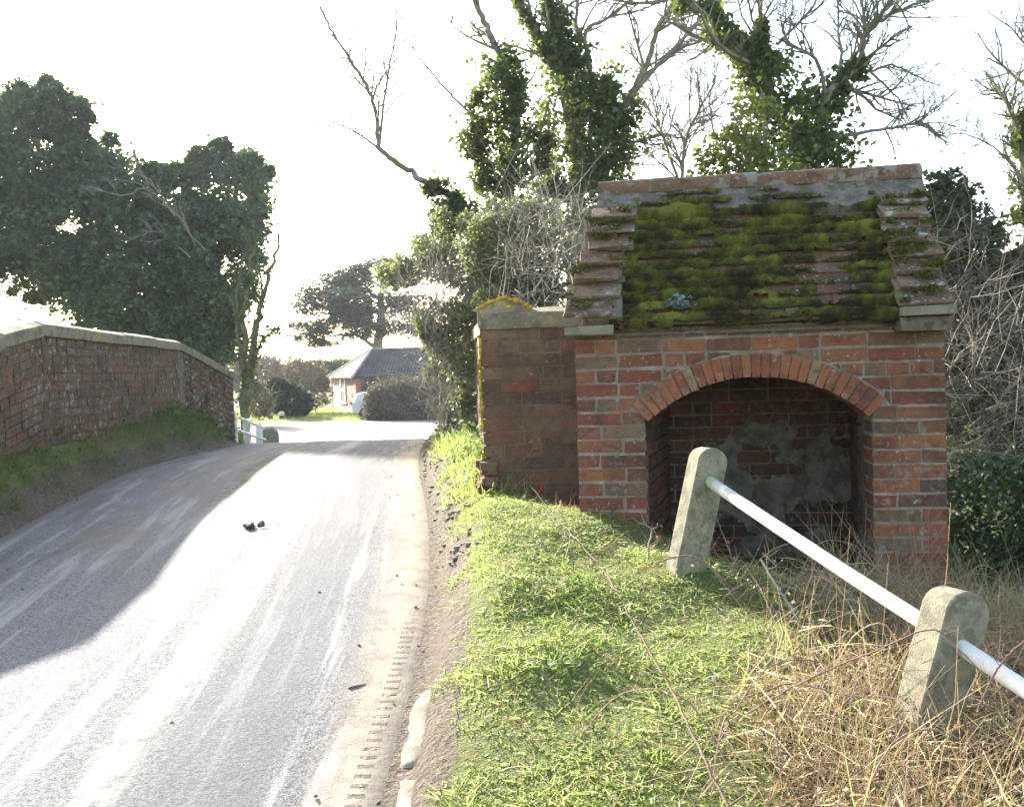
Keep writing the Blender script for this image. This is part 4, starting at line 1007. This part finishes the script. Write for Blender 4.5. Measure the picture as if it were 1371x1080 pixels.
Cc = blob_points([pblob(*b, 9.2) for b in ((985,215,52,50),(1010,170,40,45),(960,240,40,40),(1030,230,50,45),(1000,300,60,60))], 5200, .3, cull=.5); Cc = gate(Cc, 2.0, -.15)
leaves('foliage', Cc, R.uniform(.04, .07, len(Cc)), M_IVYY, t, up=.2, droop=.3)
mb = MB(); rg = random.Random(2)
for x in (975, 1000, 1025): q, rr = limb(mb, [W(x, 420, 9.2), W(x+8, 280, 9.2), W(x-5, 170, 9.2)], .03, .01, 5, 4, .3, rg); sprout(mb, q, rr, rg, 1, 6, .5)
mb.build('stem', M_TWIG, t)
tree_r('bare_tree', 'thin bare tree between the two larger ivy trees above the shelter ridge', 16.0,
    [([(905,420),(912,260),(918,190),(935,150),(958,110)], .05, .015, {'sp': (2,12,1.1)}), ([(912,250),(890,190),(880,160),(872,120)], .035, .012, {'sp': (2,11,1.0)}), ([(915,215),(930,180),(965,165)], .02, .008, {'sp': (2,8,.7)}), ([(908,240),(880,215),(858,190)], .022, .008, {'sp': (2,8,.7)})],
    [([(908,290),(912,250)], [14,10], 1, 0)], 200, M_IVY, (.05,.08), random.Random(25), group='bare trees')
tree_r('ivy_clad_tree', 'ivy wrapped trunk with bare shoots at the far right edge', 11.0,
    [([(1378,520),(1376,330),(1370,230),(1362,170),(1345,132),(1332,118)], .07, .016, {'sp': (2,10,.7)}), ([(1368,240),(1340,205),(1310,186),(1285,178)], .016, .005, {'sp': (2,7,.5)}), ([(1372,180),(1390,100),(1400,20)], .05, .02, {'sp': (2,9,.8)})],
    [([(1378,300),(1372,250),(1374,200),(1372,160)], [24,18,12,9], .6, 0), ([(1392,240),(1390,110)], [30,18], .4, 0)], 1700, M_IVY, (.045,.08), random.Random(26))

# --- shrubs behind the parapet
HB = [(568,375,42,42),(615,350,55,60),(605,410,50,60),(588,440,30,40),(630,480,38,80),(612,520,24,50),(640,300,40,50),(606,560,18,42),(665,380,40,60),(540,375,26,34),(610,470,38,50)]
t = thing('ivy_hedge', 'tall overgrown ivy hedge overhanging the road beyond the parapet pier', 'hedge', root_at(W(612, 600, 10.8)))
Cc = blob_points(tufted([pblob(*b, 10.9+random.uniform(-.3, .8)) for b in HB], 90, .08, .22), 62000, .3, cull=.5); Cc = gate(Cc, 1.1, -.12); Cc = gate(Cc, 3.2, -.3)
leaves('foliage', Cc, .022+.05*R.random(len(Cc))**1.6, leaf_mat('hedge_leaf', [(0,(.085,.115,.045)),(.35,(.13,.155,.07)),(.7,(.15,.17,.08)),(.92,(.21,.20,.13)),(1,(.09,.12,.05))], .42, (.34,.39,.12)), t, up=.25, droop=.3)
def twig_mass(name, mat, parent, base, n, L, r, dirv, spread, bend=.35, K=3):
    b = np.asarray(base)[R.integers(0, len(base), n)] + R.normal(size=(n, 3))*.08
    d = nrm(np.array(dirv)[None]+R.normal(size=(n, 3))*spread)
    V, Q, C = stems(b, d, R.uniform(*L, n), R.uniform(*r, n), R.normal(size=(n, 3))*bend, K, 5)
    return np_mesh(name, V, Q, mat, parent), C
bp = np.array([tuple(W(x, y, 10.6+random.uniform(-.5, .6))) for x in range(535, 665, 7) for y in range(360, 590, 12) if y < 640-abs(x-600)*1.2 and x > (600-(620-y)*.3 if y > 440 else 545)])
twig_mass('stems', M_TWIG, t, bp, 620, (.25,.6), (.003,.006), (.1,0,.9), .5)
twig_mass('pale_stems', M_PALE, t, bp, 700, (.2,.5), (.002,.004), (-.2,0,.8), .7)
t = thing('twiggy_thicket', 'grey leafless twiggy thicket between the parapet pier and the ivy trunks', 'shrub', root_at(W(740, 450, 8.6)), 'leafless thickets')
bp = np.array([tuple(W(x, y, 8.2+random.uniform(-.5, 2.0))) for x in range(672, 800, 6) for y in range(250, 470, 9) if y > 250+abs(x-720)*.4])
twig_mass('stems', M_TWIG, t, bp, 420, (.2,.6), (.0022,.0055), (0,0,.7), .8, .4)
twig_mass('pale_stems', M_PALE, t, bp, 220, (.2,.6), (.0022,.005), (.3,0,.7), .7, .4)
Cc = blob_points(tufted([pblob(*b, 10.4+random.uniform(-.2, .6)) for b in ((690,340,60,60),(735,370,60,55),(660,320,45,50),(775,400,50,50),(720,310,45,40),(690,420,60,50))], 60, .07, .2), 42000, .34, cull=.45); Cc = gate(Cc, 1.5, -.2)
leaves('foliage', Cc, .022+.045*R.random(len(Cc))**1.6, bpy.data.materials['hedge_leaf'], t, droop=.3)
RT = [(1290,330,50,60),(1340,410,50,60),(1270,290,30,45),(1375,470,50,80),(1300,430,60,80),(1350,520,60,70),(1270,400,40,70)]
t = thing('conifer', 'dark shaggy evergreen behind the right side of the shelter', 'tree', root_at(W(1320, 560, 8.8)))
Cc = blob_points(tufted([pblob(*b, 8.9) for b in RT+[(1262,345,26,60),(1330,600,60,60),(1280,520,40,60),(1255,265,22,34),(1440,520,70,90),(1500,600,80,80),(1420,610,60,60)]], 60, .08, .25), 62000, .32, cull=.5); Cc = gate(Cc, 1.4, -.3); Cc = Cc[Cc[:, 0] > 2.95]
leaves('crown', Cc, .025+.06*R.random(len(Cc))**1.6, leaf_mat('shaggy_leaf', [(0,(.035,.05,.028)),(.5,(.065,.08,.042)),(.85,(.10,.10,.06)),(1,(.05,.065,.035))], .25, (.15,.2,.06), .7, .15), t, up=.2, droop=.5)
mb = MB(); rg = random.Random(6); q, rr = limb(mb, [W(1330, 640, 8.9), W(1320, 480, 8.9), W(1295, 330, 8.9)], .09, .03, 6, 5, .2, rg); sprout(mb, q, rr, rg, 1, 10, .9); mb.build('trunk', M_BARK, t)
M_TWIGD = bark('dark_twig', (.095,.08,.062), (.17,.145,.115))
t = thing('bramble_thicket', 'tangled pale leafless stems at the right corner of the shelter', 'shrub', root_at(W(1310, 600, 6.6)), 'leafless thickets')
bp = np.array([tuple(W(x, y, 6.5+random.uniform(-.4, .9))) for x in range(1250, 1440, 8) for y in range(290, 640, 11) if y > 275+(x-1250)*1.15])
bp[:, 0] = np.maximum(bp[:, 0], 2.62)
twig_mass('stems', M_TWIGD, t, bp, 620, (.25,.7), (.0022,.005), (.2,0,.6), .8, .4)
twig_mass('pale_stems', M_PALE, t, bp, 110, (.25,.7), (.0022,.005), (.7,0,.5), .6, .4)
t = thing('ivy_bank', 'glossy dark green ivy mound at the foot of the shelter right wall', 'ivy', root_at(W(1320, 780, 6.1)))
Cc = blob_points([pblob(*b, 6.2+random.uniform(-.1, .3)) for b in ((1330,680,75,75),(1400,690,70,90),(1310,760,60,60),(1370,790,80,60),(1430,780,80,90),(1490,700,80,80),(1540,790,90,80))], 15000, .2, cull=.55); Cc = Cc[Cc[:, 0] > 2.40]
leaves('foliage', Cc, R.uniform(.035, .065, len(Cc)), leaf_mat('glossy_ivy', [(0,(.016,.045,.018)),(.5,(.028,.07,.022)),(.85,(.05,.10,.03)),(1,(.02,.05,.02))], .25, (.2,.3,.04), .3, .7), t, up=.5, droop=.3)

# --- far garden: hedges and shrubs round the cottage
def shrub(name, label, cat, D, bl, n, size, mat, group=None, twigs=0, base=None, tmat=None, cull=.6, up=.25):
    b = W(*(base or (bl[0][0], 556)), D); t = thing(name, label, cat, root_at(b), group)
    Cc = blob_points([pblob(*q, D+random.uniform(-.3, .3)) for q in bl], n, .22, cull=cull)
    leaves('foliage', Cc, R.uniform(*size, len(Cc)), mat, t, up=up)
    if twigs:
        c = pblob(*bl[0], D); bs = blob_points([pblob(*q, D) for q in bl], twigs, .35, cull=.1)
        V, Q, C = stems(bs, np.array([(0, 0, .8)])+R.normal(size=(len(bs), 3))*.5, R.uniform(.4, 1.0, len(bs)), R.uniform(.01, .022, len(bs)), R.normal(size=(len(bs), 3))*.3, 3, 4)
        np_mesh('stems', V, Q, tmat or M_TWIG, t)
    return t
shrub('rounded_hedge', 'rounded clipped brownish hedge in front of the cottage', 'hedge', 53, [(528,545,34,36),(556,540,34,36),(505,545,18,30),(590,545,36,36),(540,554,46,26),(515,548,24,32)], 26000, (.09,.17), leaf_mat('brown_hedge_leaf', [(0,(.08,.075,.05)),(.5,(.13,.11,.08)),(.8,(.07,.09,.045)),(1,(.16,.14,.11))], .2, (.2,.18,.08), .7, .2), None, 700)
shrub('clipped_yew', 'dark green clipped block of yew beyond the far lawn', 'hedge', 58, [(392,536,22,22),(374,530,18,24),(404,540,16,18),(368,520,14,14)], 15000, (.09,.16), leaf_mat('yew_leaf', [(0,(.02,.04,.025)),(.6,(.035,.06,.035)),(1,(.03,.05,.03))], .15, (.1,.18,.05), .7, .15), 'far garden shrubs')
shrub('bare_shrub', 'fawn leafless shrub between the clipped yew and the cottage', 'shrub', 64, [(405,510,34,28),(420,525,24,24),(345,535,20,30)], 4200, (.10,.22), M_BRUSH, 'far garden shrubs', 500, tmat=M_BRUSH)
shrub('bare_shrub', 'pale ivy flecked shrub behind the white post and rail fence', 'shrub', 50, [(345,535,18,26),(334,520,12,18),(355,545,12,14)], 2600, (.10,.2), leaf_mat('pale_shrub_leaf', [(0,(.12,.12,.07)),(.5,(.2,.18,.12)),(1,(.09,.11,.05))], .3, (.3,.3,.1)), 'far garden shrubs', 300)
shrub('dark_hedge', 'tall level dark hedge behind the left end of the cottage roof', 'hedge', 92, [(430,494,34,12),(400,494,20,10),(460,492,24,12),(430,510,50,14)], 5000, (.25,.4), M_IVYD, 'far garden shrubs')
shrub('bare_copse', 'hazy brown leafless copse beyond the far garden', 'trees', 110, [(352,500,34,22),(330,505,30,22),(385,505,20,14),(300,500,40,24)], 7000, (.25,.5), M_BRUSH, None)['kind'] = 'stuff'
cw = []
for k in range(90):
    x = -190+k*4.4+random.uniform(-1.5, 1.5); y = 190+random.uniform(-12, 12); h = random.uniform(3.5, 6.5)
    cw.append((x, y, H(x, y)+h*.45, 4.5, 3, h*.6))
Cc = blob_points(cw, 26000, .25, cull=.5)
wood = leaves('far_woodland', Cc, R.uniform(.6, 1.2, len(Cc)), M_BRUSH, None); wood['kind'] = 'stuff'
tag(wood, 'low brown line of far off winter woodland', 'woodland')

# ================================================================== GRASS, BRAMBLES, LITTER
def scatter(n, x0, x1, y0, y1, dens=None):
    P = np.stack([R.uniform(x0, x1, n), R.uniform(y0, y1, n)], 1)
    if dens is not None: P = P[R.random(len(P)) < dens(P[:, 0], P[:, 1])]
    return np.concatenate([P, height(P[:, 0], P[:, 1])[:, None]], 1)
def in_building(x, y):
    u = (x-.33)*.9907-(y-5.05)*.136; b = (x-.33)*.136+(y-5.05)*.9907
    sh_ = (u > -.02) & (u < 1.86) & (b > -.02) & (b < 1.4)
    return sh_ | ((y > 6.08) & (x > -.2-(y-6.1)*.045) & (x < .6) & (y < 10))
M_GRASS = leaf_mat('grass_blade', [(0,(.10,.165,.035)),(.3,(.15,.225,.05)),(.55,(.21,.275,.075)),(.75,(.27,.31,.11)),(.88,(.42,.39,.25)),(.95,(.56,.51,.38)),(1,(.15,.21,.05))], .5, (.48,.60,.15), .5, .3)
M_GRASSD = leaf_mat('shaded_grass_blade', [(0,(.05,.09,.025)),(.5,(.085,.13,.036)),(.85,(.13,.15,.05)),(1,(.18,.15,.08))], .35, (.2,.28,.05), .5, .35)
M_STRAW = leaf_mat('dry_stem', [(0,(.36,.27,.16)),(.3,(.50,.39,.25)),(.6,(.62,.52,.37)),(.8,(.44,.33,.18)),(.93,(.70,.63,.50)),(1,(.34,.25,.14))], .5, (.68,.54,.32), .6, .3)
def clump(x, y, s=2.0, o=0.0): return np.array([noise.noise(Vector((a*s, b*s, o))) for a, b in zip(x, y)])
def dens_r(x, y):
    tr = x-xright(y); e = sst(.10, .26, tr+.06*np.sin(y*6)+.05*np.sin(y*17))
    k = clump(x, y, 3.0)
    bare = 1-.7*sst(.35, .75, x-.41*(y-2.5))*(y < 4.6)
    return e*np.clip(.85+.5*k, .55, 1)*bare*(~in_building(x, y))*(1-.8*((x > .45) & (y > 4.55)))*sst(15.5, 12, y)
P = scatter(230000, -.6, 2.4, 1.9, 6.2, dens_r); n = len(P)
far_ = P[:, 1] > 4.2
d = np.array([(0,0,.75)])+R.normal(size=(n, 3))*np.array([.75,.75,.25])
L = R.uniform(.012, .042, n)*np.maximum(.75, 1+.6*clump(P[:, 0], P[:, 1], 2.2, 5)+.8*clump(P[:, 0], P[:, 1], 8, 6))
V, Q = blades(P-np.array([0,0,.008]), d, L, R.uniform(.003, .0062, n), R.normal(size=(n, 3))*np.array([.6,.6,.2])-np.array([0,0,.25]))
g = np_mesh('verge_grass', V, Q, M_GRASS); tag(g, 'sunlit short green grass on the verge before the shelter', 'grass', kind='stuff')
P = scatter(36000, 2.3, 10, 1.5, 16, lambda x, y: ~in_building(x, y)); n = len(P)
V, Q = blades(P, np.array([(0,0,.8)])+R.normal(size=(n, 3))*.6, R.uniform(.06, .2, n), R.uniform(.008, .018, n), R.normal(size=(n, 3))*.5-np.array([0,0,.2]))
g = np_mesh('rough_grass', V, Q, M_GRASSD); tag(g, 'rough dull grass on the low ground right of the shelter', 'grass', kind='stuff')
P = scatter(42000, -1.3, .1, 5.9, 14.5, lambda x, y: dens_r(x, y)*np.clip(1.5-y*.06, .3, 1)); n = len(P)
V, Q = blades(P, np.array([(0,0,.9)])+R.normal(size=(n, 3))*.6, R.uniform(.04, .12, n), R.uniform(.006, .012, n), R.normal(size=(n, 3))*.5-np.array([0,0,.2]))
g = np_mesh('bank_grass', V, Q, M_GRASS); tag(g, 'strip of grass along the foot of the right hand parapet', 'grass', kind='stuff')
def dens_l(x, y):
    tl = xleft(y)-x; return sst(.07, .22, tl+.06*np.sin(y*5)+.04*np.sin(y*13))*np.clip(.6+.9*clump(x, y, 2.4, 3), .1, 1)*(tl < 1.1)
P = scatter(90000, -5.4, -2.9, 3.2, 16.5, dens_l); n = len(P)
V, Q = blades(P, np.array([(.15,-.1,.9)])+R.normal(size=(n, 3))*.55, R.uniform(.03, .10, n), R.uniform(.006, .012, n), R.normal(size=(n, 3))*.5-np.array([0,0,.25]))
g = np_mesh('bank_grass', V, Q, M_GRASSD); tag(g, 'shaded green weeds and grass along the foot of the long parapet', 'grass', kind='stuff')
P = np.concatenate([scatter(16000, -16, -5.0, 15, 34), scatter(30000, -22, -8, 52.5, 70, lambda x, y: (x < -8.5-.0*(y)))]); n = len(P)
V, Q = blades(P, np.array([(0,0,.9)])+R.normal(size=(n, 3))*.5, R.uniform(.08, .2, n), R.uniform(.02, .04, n), R.normal(size=(n, 3))*.4)
g = np_mesh('lawn_grass', V, Q, M_GRASS); tag(g, 'bright green lawn beside the far gravel yard', 'grass', kind='stuff')
M_IVYM = leaf_mat('matte_weed_leaf', [(0,(.04,.075,.022)),(.5,(.065,.115,.03)),(1,(.10,.14,.04))], .35, (.25,.4,.06), .75, .12)
# leafy weeds at the ends of both parapets
C0 = np.concatenate([scatter(2600, -4.6, -3.6, 11.5, 17.5, lambda x, y: (xleft(y)-x > .08)*.8), scatter(900, -.75, -.2, 5.7, 9.5, lambda x, y: (x-xright(y) > .3)*.5), scatter(800, -4.2, -3.5, 5.5, 12, lambda x, y: (xleft(y)-x > .2)*.6)])
C0[:, 2] += R.uniform(.02, .22, len(C0))
tag(leaves('weeds', C0, R.uniform(.03, .07, len(C0)), M_IVYM, None, up=.6), 'low leafy weeds along the wall feet and verge edges', 'weeds', kind='stuff')

# dry bramble patch
def dens_b(x, y):
    return sst(.40, .85, x-.41*(y-2.5)+.12*np.sin(y*5)+.1*np.sin(x*9))*sst(4.75, 4.3, y)*(~in_building(x, y))
P = scatter(26000, .2, 3.4, 1.7, 4.9, dens_b); n = len(P)
V, Q, C = stems(P, np.array([(0,0,.9)])+R.normal(size=(n, 3))*.65, R.uniform(.06, .25, n), R.uniform(.0011, .0026, n), R.normal(size=(n, 3))*.7-np.array([0,0,.3]), 3, 5)
g = np_mesh('dry_stems', V, Q, M_STRAW); tag(g, 'tangle of dry straw coloured stems around the leaning posts', 'dry grass', kind='stuff')
P = scatter(9000, .2, 3.4, 1.7, 4.9, dens_b); n = len(P); P[:, 2] += R.uniform(.0, .12, n)
V, Q = blades(P, R.normal(size=(n, 3))*np.array([1,1,.4])+np.array([(0,0,.25)]), R.uniform(.06, .2, n), R.uniform(.0025, .0055, n), R.normal(size=(n, 3))*.5-np.array([0,0,.3]))
g = np_mesh('dead_grass', V, Q, M_STRAW); tag(g, 'pale bleached dead grass blades lying over the dry patch', 'dry grass', kind='stuff')
P2 = scatter(15000, .2, 3.4, 1.7, 4.9, lambda x, y: np.clip(dens_b(x, y)+.06, 0, 1)); P2[:, 2] += R.uniform(.0, .15, len(P2))
g = leaves('dead_leaves', P2, R.uniform(.006, .019, len(P2)), M_DRYLEAF, None, up=.3); tag(g, 'curled brown dead leaves caught in the dry stems', 'leaves', kind='stuff')
P = scatter(7500, .3, 3.4, 1.7, 4.6, lambda x, y: dens_b(x, y)*np.clip(.3+1.5*clump(x, y, 3, 8), 0, 1)); n = len(P)
V, Q = blades(P, np.array([(0,0,1.1)])+R.normal(size=(n, 3))*.45, R.uniform(.08, .26, n), R.uniform(.003, .007, n), R.normal(size=(n, 3))*.5-np.array([0,0,.2]))
g = np_mesh('tall_grass', V, Q, M_GRASS); tag(g, 'taller green grass blades growing through the dry stems', 'grass', kind='stuff')
M_WEED = leaf_mat('weed_leaf', [(0,(.045,.085,.022)),(.5,(.07,.12,.03)),(1,(.10,.14,.04))], .35, (.25,.4,.06), .85, .08)
C0 = scatter(7000, -.4, 1.3, 2.0, 5.2, lambda x, y: (x-xright(y) > .28)*(~in_building(x, y))*np.clip(-.1+2.2*clump(x, y, 2.6, 12), 0, 1)); C0[:, 2] += R.uniform(.008, .035, len(C0))
tag(leaves('broad_weeds', C0, .008+.022*R.random(len(C0))**1.5, M_WEED, None, up=.5), 'small dark broad leaved weeds in the verge turf', 'weeds', kind='stuff')
# straw wisps in the lawn and at the shelter foot
P = scatter(1700, -.3, 1.6, 2.0, 5.4, lambda x, y: (x-xright(y) > .25)*(~in_building(x, y))*.9); n = len(P)
V, Q, C = stems(P+np.array([0,0,.015]), R.normal(size=(n, 3))*np.array([1,1,.35])+np.array([(0,0,.25)]), R.uniform(.03, .12, n), R.uniform(.0012, .0026, n), R.normal(size=(n, 3))*.4, 3, 4)
g = np_mesh('straw_wisps', V, Q, M_STRAW); tag(g, 'scattered straw wisps lying in the verge grass', 'straw', kind='stuff')
# individual canes that read on their own in the picture
M_STEM = bark('brown_stem', (.13,.085,.05), (.21,.15,.095))
def cane(name, label, pts, r0, r1, mat, cat='stem', group='bramble canes by the fence', nside=5, rg=random.Random(31)):
    P = [W(*p) for p in pts]; mb = MB(); q, rr = limb(mb, P, r0, r1, 5, 7, .35, rg)
    for _ in range(nside):
        i = rg.randrange(2, len(q)-2); d = Vector((rg.gauss(0, 1), rg.gauss(0, .5), abs(rg.gauss(.4, .5)))).normalized()
        mb.tube([q[i], q[i]+d*.03, q[i]+d*.06+Vector((0, 0, rg.uniform(-.01, .02)))], [rr[i]*.6, rr[i]*.45, rr[i]*.2], 4, cap=False)
    tag(mb.build(name, mat, None, smooth=True), label, cat, group)
cane('fallen_twig', 'long thin bare stem arching over the verge grass toward the pier', [(985,1100,2.05),(940,1010,2.25),(905,935,2.5),(868,868,2.75),(845,828,2.95),(818,778,3.2),(778,728,3.6),(742,690,3.95),(712,652,4.2)], .0042, .0018, M_STEM, 'stem', None, 9)
cane('bramble_cane', 'pinkish arching cane at the foot of the farther concrete post', [(882,752,4.05),(905,745,4.0),(932,746,3.95),(958,765,3.9),(985,795,3.85),(1008,828,3.8)], .004, .0022, M_BRAMB)
cane('bramble_cane', 'reddish cane looping across the white rail near the closer post', [(1000,955,2.75),(1060,920,2.75),(1120,892,2.72),(1180,868,2.7),(1245,842,2.62),(1275,862,2.6),(1320,905,2.55),(1372,960,2.5)], .0028, .0018, M_BRAMB)
cane('bramble_cane', 'purple cane rising at the right frame edge beyond the closer post', [(1310,950,2.6),(1330,905,2.6),(1352,875,2.6),(1380,850,2.6)], .0035, .002, M_BRAMB)
cane('bramble_cane', 'thin twin shoot standing in the dark recess mouth', [(1000,800,4.3),(985,760,4.3),(972,725,4.3),(958,690,4.3)], .004, .002, M_TWIG)
cane('bramble_cane', 'short pale snapped cane with dead leaves below the rail middle', [(1075,845,3.6),(1060,815,3.65),(1040,785,3.7),(1018,748,3.75)], .006, .004, M_PALE)
cane('bramble_cane', 'pinkish snag leaning before the shelter right brick jamb', [(1225,870,3.3),(1232,835,3.3),(1245,805,3.3),(1252,785,3.3)], .005, .003, M_BRAMB)
cane('bramble_cane', 'long red cane lying low across the dry patch', [(980,940,2.9),(1060,915,2.8),(1130,930,2.7),(1200,935,2.6),(1235,960,2.5)], .0028, .0016, M_BRAMB)
cane('bramble_cane', 'curved grey shoot beside the left jamb of the recess', [(870,760,4.3),(868,735,4.3),(872,712,4.35),(862,700,4.35)], .005, .003, M_TWIG)
mb = MB(); rg = random.Random(44)
for _ in range(130):
    x = rg.uniform(.5, 2.6); y = rg.uniform(2.2, 4.4)
    if x-.41*(y-2.5) < .45: continue
    p = Vector((x, y, H(x, y))); d = Vector((rg.gauss(0, 1), rg.gauss(0, 1), 0)).normalized(); l = rg.uniform(.2, .6); h = rg.uniform(.06, .24)
    q = smooth_path([p, p+d*l*.3+Vector((0,0,h)), p+d*l*.7+Vector((0,0,h*.9)), p+d*l+Vector((0,0,h*.2))], 4); mb.tube(q, [.0028*(1-.5*i/len(q)) for i in range(len(q))], 4, rg.randrange(2), False)
tag(mb.build('bramble_tangle', [M_BRAMB, M_STRAW], None), 'low tangle of thin bramble runners around the posts', 'brambles', kind='stuff')
# houseleek on the tiles
hp = sp_(.535, .075, .06); g = Matrix.Translation(Vector((.33,5.05,Z0))) @ Matrix.Rotation(-rad(7.8), 4, 'Z') @ hp
t = thing('stonecrop', 'blue green leafy rosette plant growing on the mossy eaves tiles', 'plant', tuple(g))
d = R.normal(size=(150, 3)); d[:, 2] = np.abs(d[:, 2])+.2; d = nrm(d)
Cc = np.array(g)+d*R.uniform(.02, .075, (150, 1))*np.array([1.15,.8,1])
leaves('foliage', Cc, R.uniform(.018, .034, 150), leaf_mat('stonecrop_leaf', [(0,(.10,.16,.14)),(.5,(.15,.22,.19)),(1,(.2,.27,.23))], .2, (.2,.35,.25), .5, .4), t, up=.5)
mb = MB()
for k in range(14):
    dd = Vector(d[k]); mb.tube([Vector(g), Vector(g)+dd*.05], [.004,.002], 4, cap=False)
mb.build('stem', M_TWIG, t)
# half buried kerb stones at the road edge
def on_road(px, py, h):
    d = 3.2
    for _ in range(60):
        p = W(px, py, d); d += (p.z-(float(zroad(p.y))+h))*.8
    return p
EL_ = smooth_path([on_road(x, y, .02) for x, y in ((634,879),(592,898),(550,926),(531,980),(523,1032),(512,1085),(500,1150))], 8)
ER_ = smooth_path([on_road(x, y, .02) for x, y in ((646,890),(644,906),(636,940),(626,990),(618,1034),(608,1085),(596,1150))], 8)
M_EDGE = stone_mat('muddy_stone', (.33,.28,.21), (.21,.17,.125), (.42,.375,.30), 13)
for i0, i1, lab in ((0, 31, 'pale curved edging stone half buried between the tyre prints and the grass'), (32, 48, 'flat muddy edging slab at the very foot of the picture')):
    mb = MB(); nr = 14
    for i in range(i0, i1+1):
        for k in range(nr+1):
            p = EL_[i].lerp(ER_[i], k/nr); e_ = min(k/nr*3.2, (i-i0)*.6+.05, (i1-i)*.6+.05, 1)
            zz = -.05+.066*e_**.45+.012*noise.noise(p*9)+.006*noise.noise(p*30)
            mb.v.append((p.x, p.y, p.z+zz-.012))
    for i in range(i1-i0):
        for k in range(nr): q = i*(nr+1)+k; mb.f.append((q, q+nr+1, q+nr+2, q+1)); mb.mi.append(0)
    tag(mb.build('edging_stone', M_EDGE, None, smooth=True), lab, 'kerb stone', 'edging stones')
# debris on the road
mb = MB(); rg = random.Random(51)
for _ in range(120):
    y = rg.uniform(2.6, 12); xl, xr = float(xleft(y)), float(xright(y)); uu_ = rg.random()**.8 if rg.random() < .6 else 1-rg.random()**2*.15
    x = xl+(xr-xl)*min(.995, max(.02, uu_)); r_ = rg.uniform(.002, .006); z = float(zroad(y))+.014
    mb.obox((x, y, z), (r_,r_*.3,0), (-r_*.3,r_*.8,0), (0,0,r_*.6), 0, r_*.35)
for _ in range(700):      # earth clods along both road edges
    y = rg.uniform(3.2, 14); left = rg.random() < .5; x = float(xleft(y))-abs(rg.gauss(.1, .12))+.03 if left else float(xright(y))+abs(rg.gauss(.1, .07))
    if not left and y < 4.6: continue
    r_ = rg.uniform(.006, .017); mb.obox((x, y, H(x, y)+r_*.2), (r_,r_*.3,0), (-r_*.3,r_*.8,0), (0,r_*.2,r_*.6), 1, r_*.4)
tag(mb.build('road_debris', [plain('dark_grit', (.07,.06,.045), .9), plain('earth_clod', (.19,.15,.11), .95, .4)], None), 'scattered grit and earth clods on the road and its edges', 'debris', kind='stuff')
p = W(342, 713, 6.15); z = float(zroad(p.y))+.02; mb = MB()
for k in range(9): mb.obox((p.x+random.uniform(-.055,.055), p.y+random.uniform(-.035,.035), z+random.uniform(0,.02)), (random.uniform(.01,.03),.012,.005), (-.008,random.uniform(.008,.02),.004), (0,0,.003), 0, .007)
tag(mb.build('leaf_clump', plain('wet_leaf', (.075,.055,.035), .8), None), 'dark clump of wet leaves lying in the road near the shadow edge', 'leaves')
for k, (px, py, ln, lab) in enumerate(((34, 934, .07, 'short dark stick on the sunlit tarmac near the frame left edge'), (480, 975, .06, 'small dark stick on the tarmac near the tyre prints'))):
    p = W(px, py, 3.95 if k == 0 else 3.55); z = float(zroad(p.y))+.013; mb = MB(); mb.tube([(p.x-ln*.5,p.y-.01,z), (p.x,p.y+.01,z+.002), (p.x+ln*.5,p.y+.025,z)], [.004,.0045,.003], 5)
    tag(mb.build('stick', M_TWIG, None), lab, 'stick', 'sticks on the road')

# ================================================================== AIR
hz = MB(); hz.box((-340,-12,-9), (340,330,34)); m, nt = newmat('thin_haze')
pv = nd(nt, 'VolumePrincipled', {'Color': (.9,.94,1,1), 'Density': .0005, 'Anisotropy': .1}); nd(nt, 'OutputMaterial', {1: pv.outputs[0]})
tag(hz.build('haze', m, None), kind='stuff')
# ================================================================== LIGHT, SKY, CAMERA
AZ, EL = rad(-31.5), rad(20.5)
sv = Vector((math.sin(AZ)*math.cos(EL), math.cos(AZ)*math.cos(EL), math.sin(EL)))
sl = bpy.data.lights.new('sun', 'SUN'); sl.energy = 5.0; sl.angle = rad(.53); sl.color = (1.0,.95,.87)
so = bpy.data.objects.new('sun', sl); COL.objects.link(so); so.rotation_euler = sv.to_track_quat('Z', 'Y').to_euler()
wd = bpy.data.worlds.new('World'); S.world = wd; wd.use_nodes = True; nt = wd.node_tree; nt.nodes.clear()
sky = nt.nodes.new('ShaderNodeTexSky'); sky.sky_type = 'NISHITA'; sky.sun_disc = False; sky.sun_elevation = EL; sky.sun_rotation = AZ
sky.air_density = 1.0; sky.dust_density = 2.2; sky.ozone_density = .25; sky.altitude = 20
bg = nt.nodes.new('ShaderNodeBackground'); bg.inputs[1].default_value = .12; nt.links.new(sky.outputs[0], bg.inputs[0])
ow = nt.nodes.new('ShaderNodeOutputWorld'); nt.links.new(bg.outputs[0], ow.inputs[0])
cam = bpy.data.cameras.new('camera'); cam.sensor_width = 36; cam.lens = 36*F/PW; cam.clip_start = .05; cam.clip_end = 3000
cob = bpy.data.objects.new('camera', cam); COL.objects.link(cob)
cob.matrix_world = Matrix.Translation((0, 0, EYE)) @ CROT.to_4x4()
S.camera = cob
S.view_settings.view_transform = 'Standard'; S.view_settings.look = 'None'; S.view_settings.gamma = 1; S.view_settings.exposure = 2.35
S.cycles.max_bounces = 8; S.cycles.transparent_max_bounces = 8
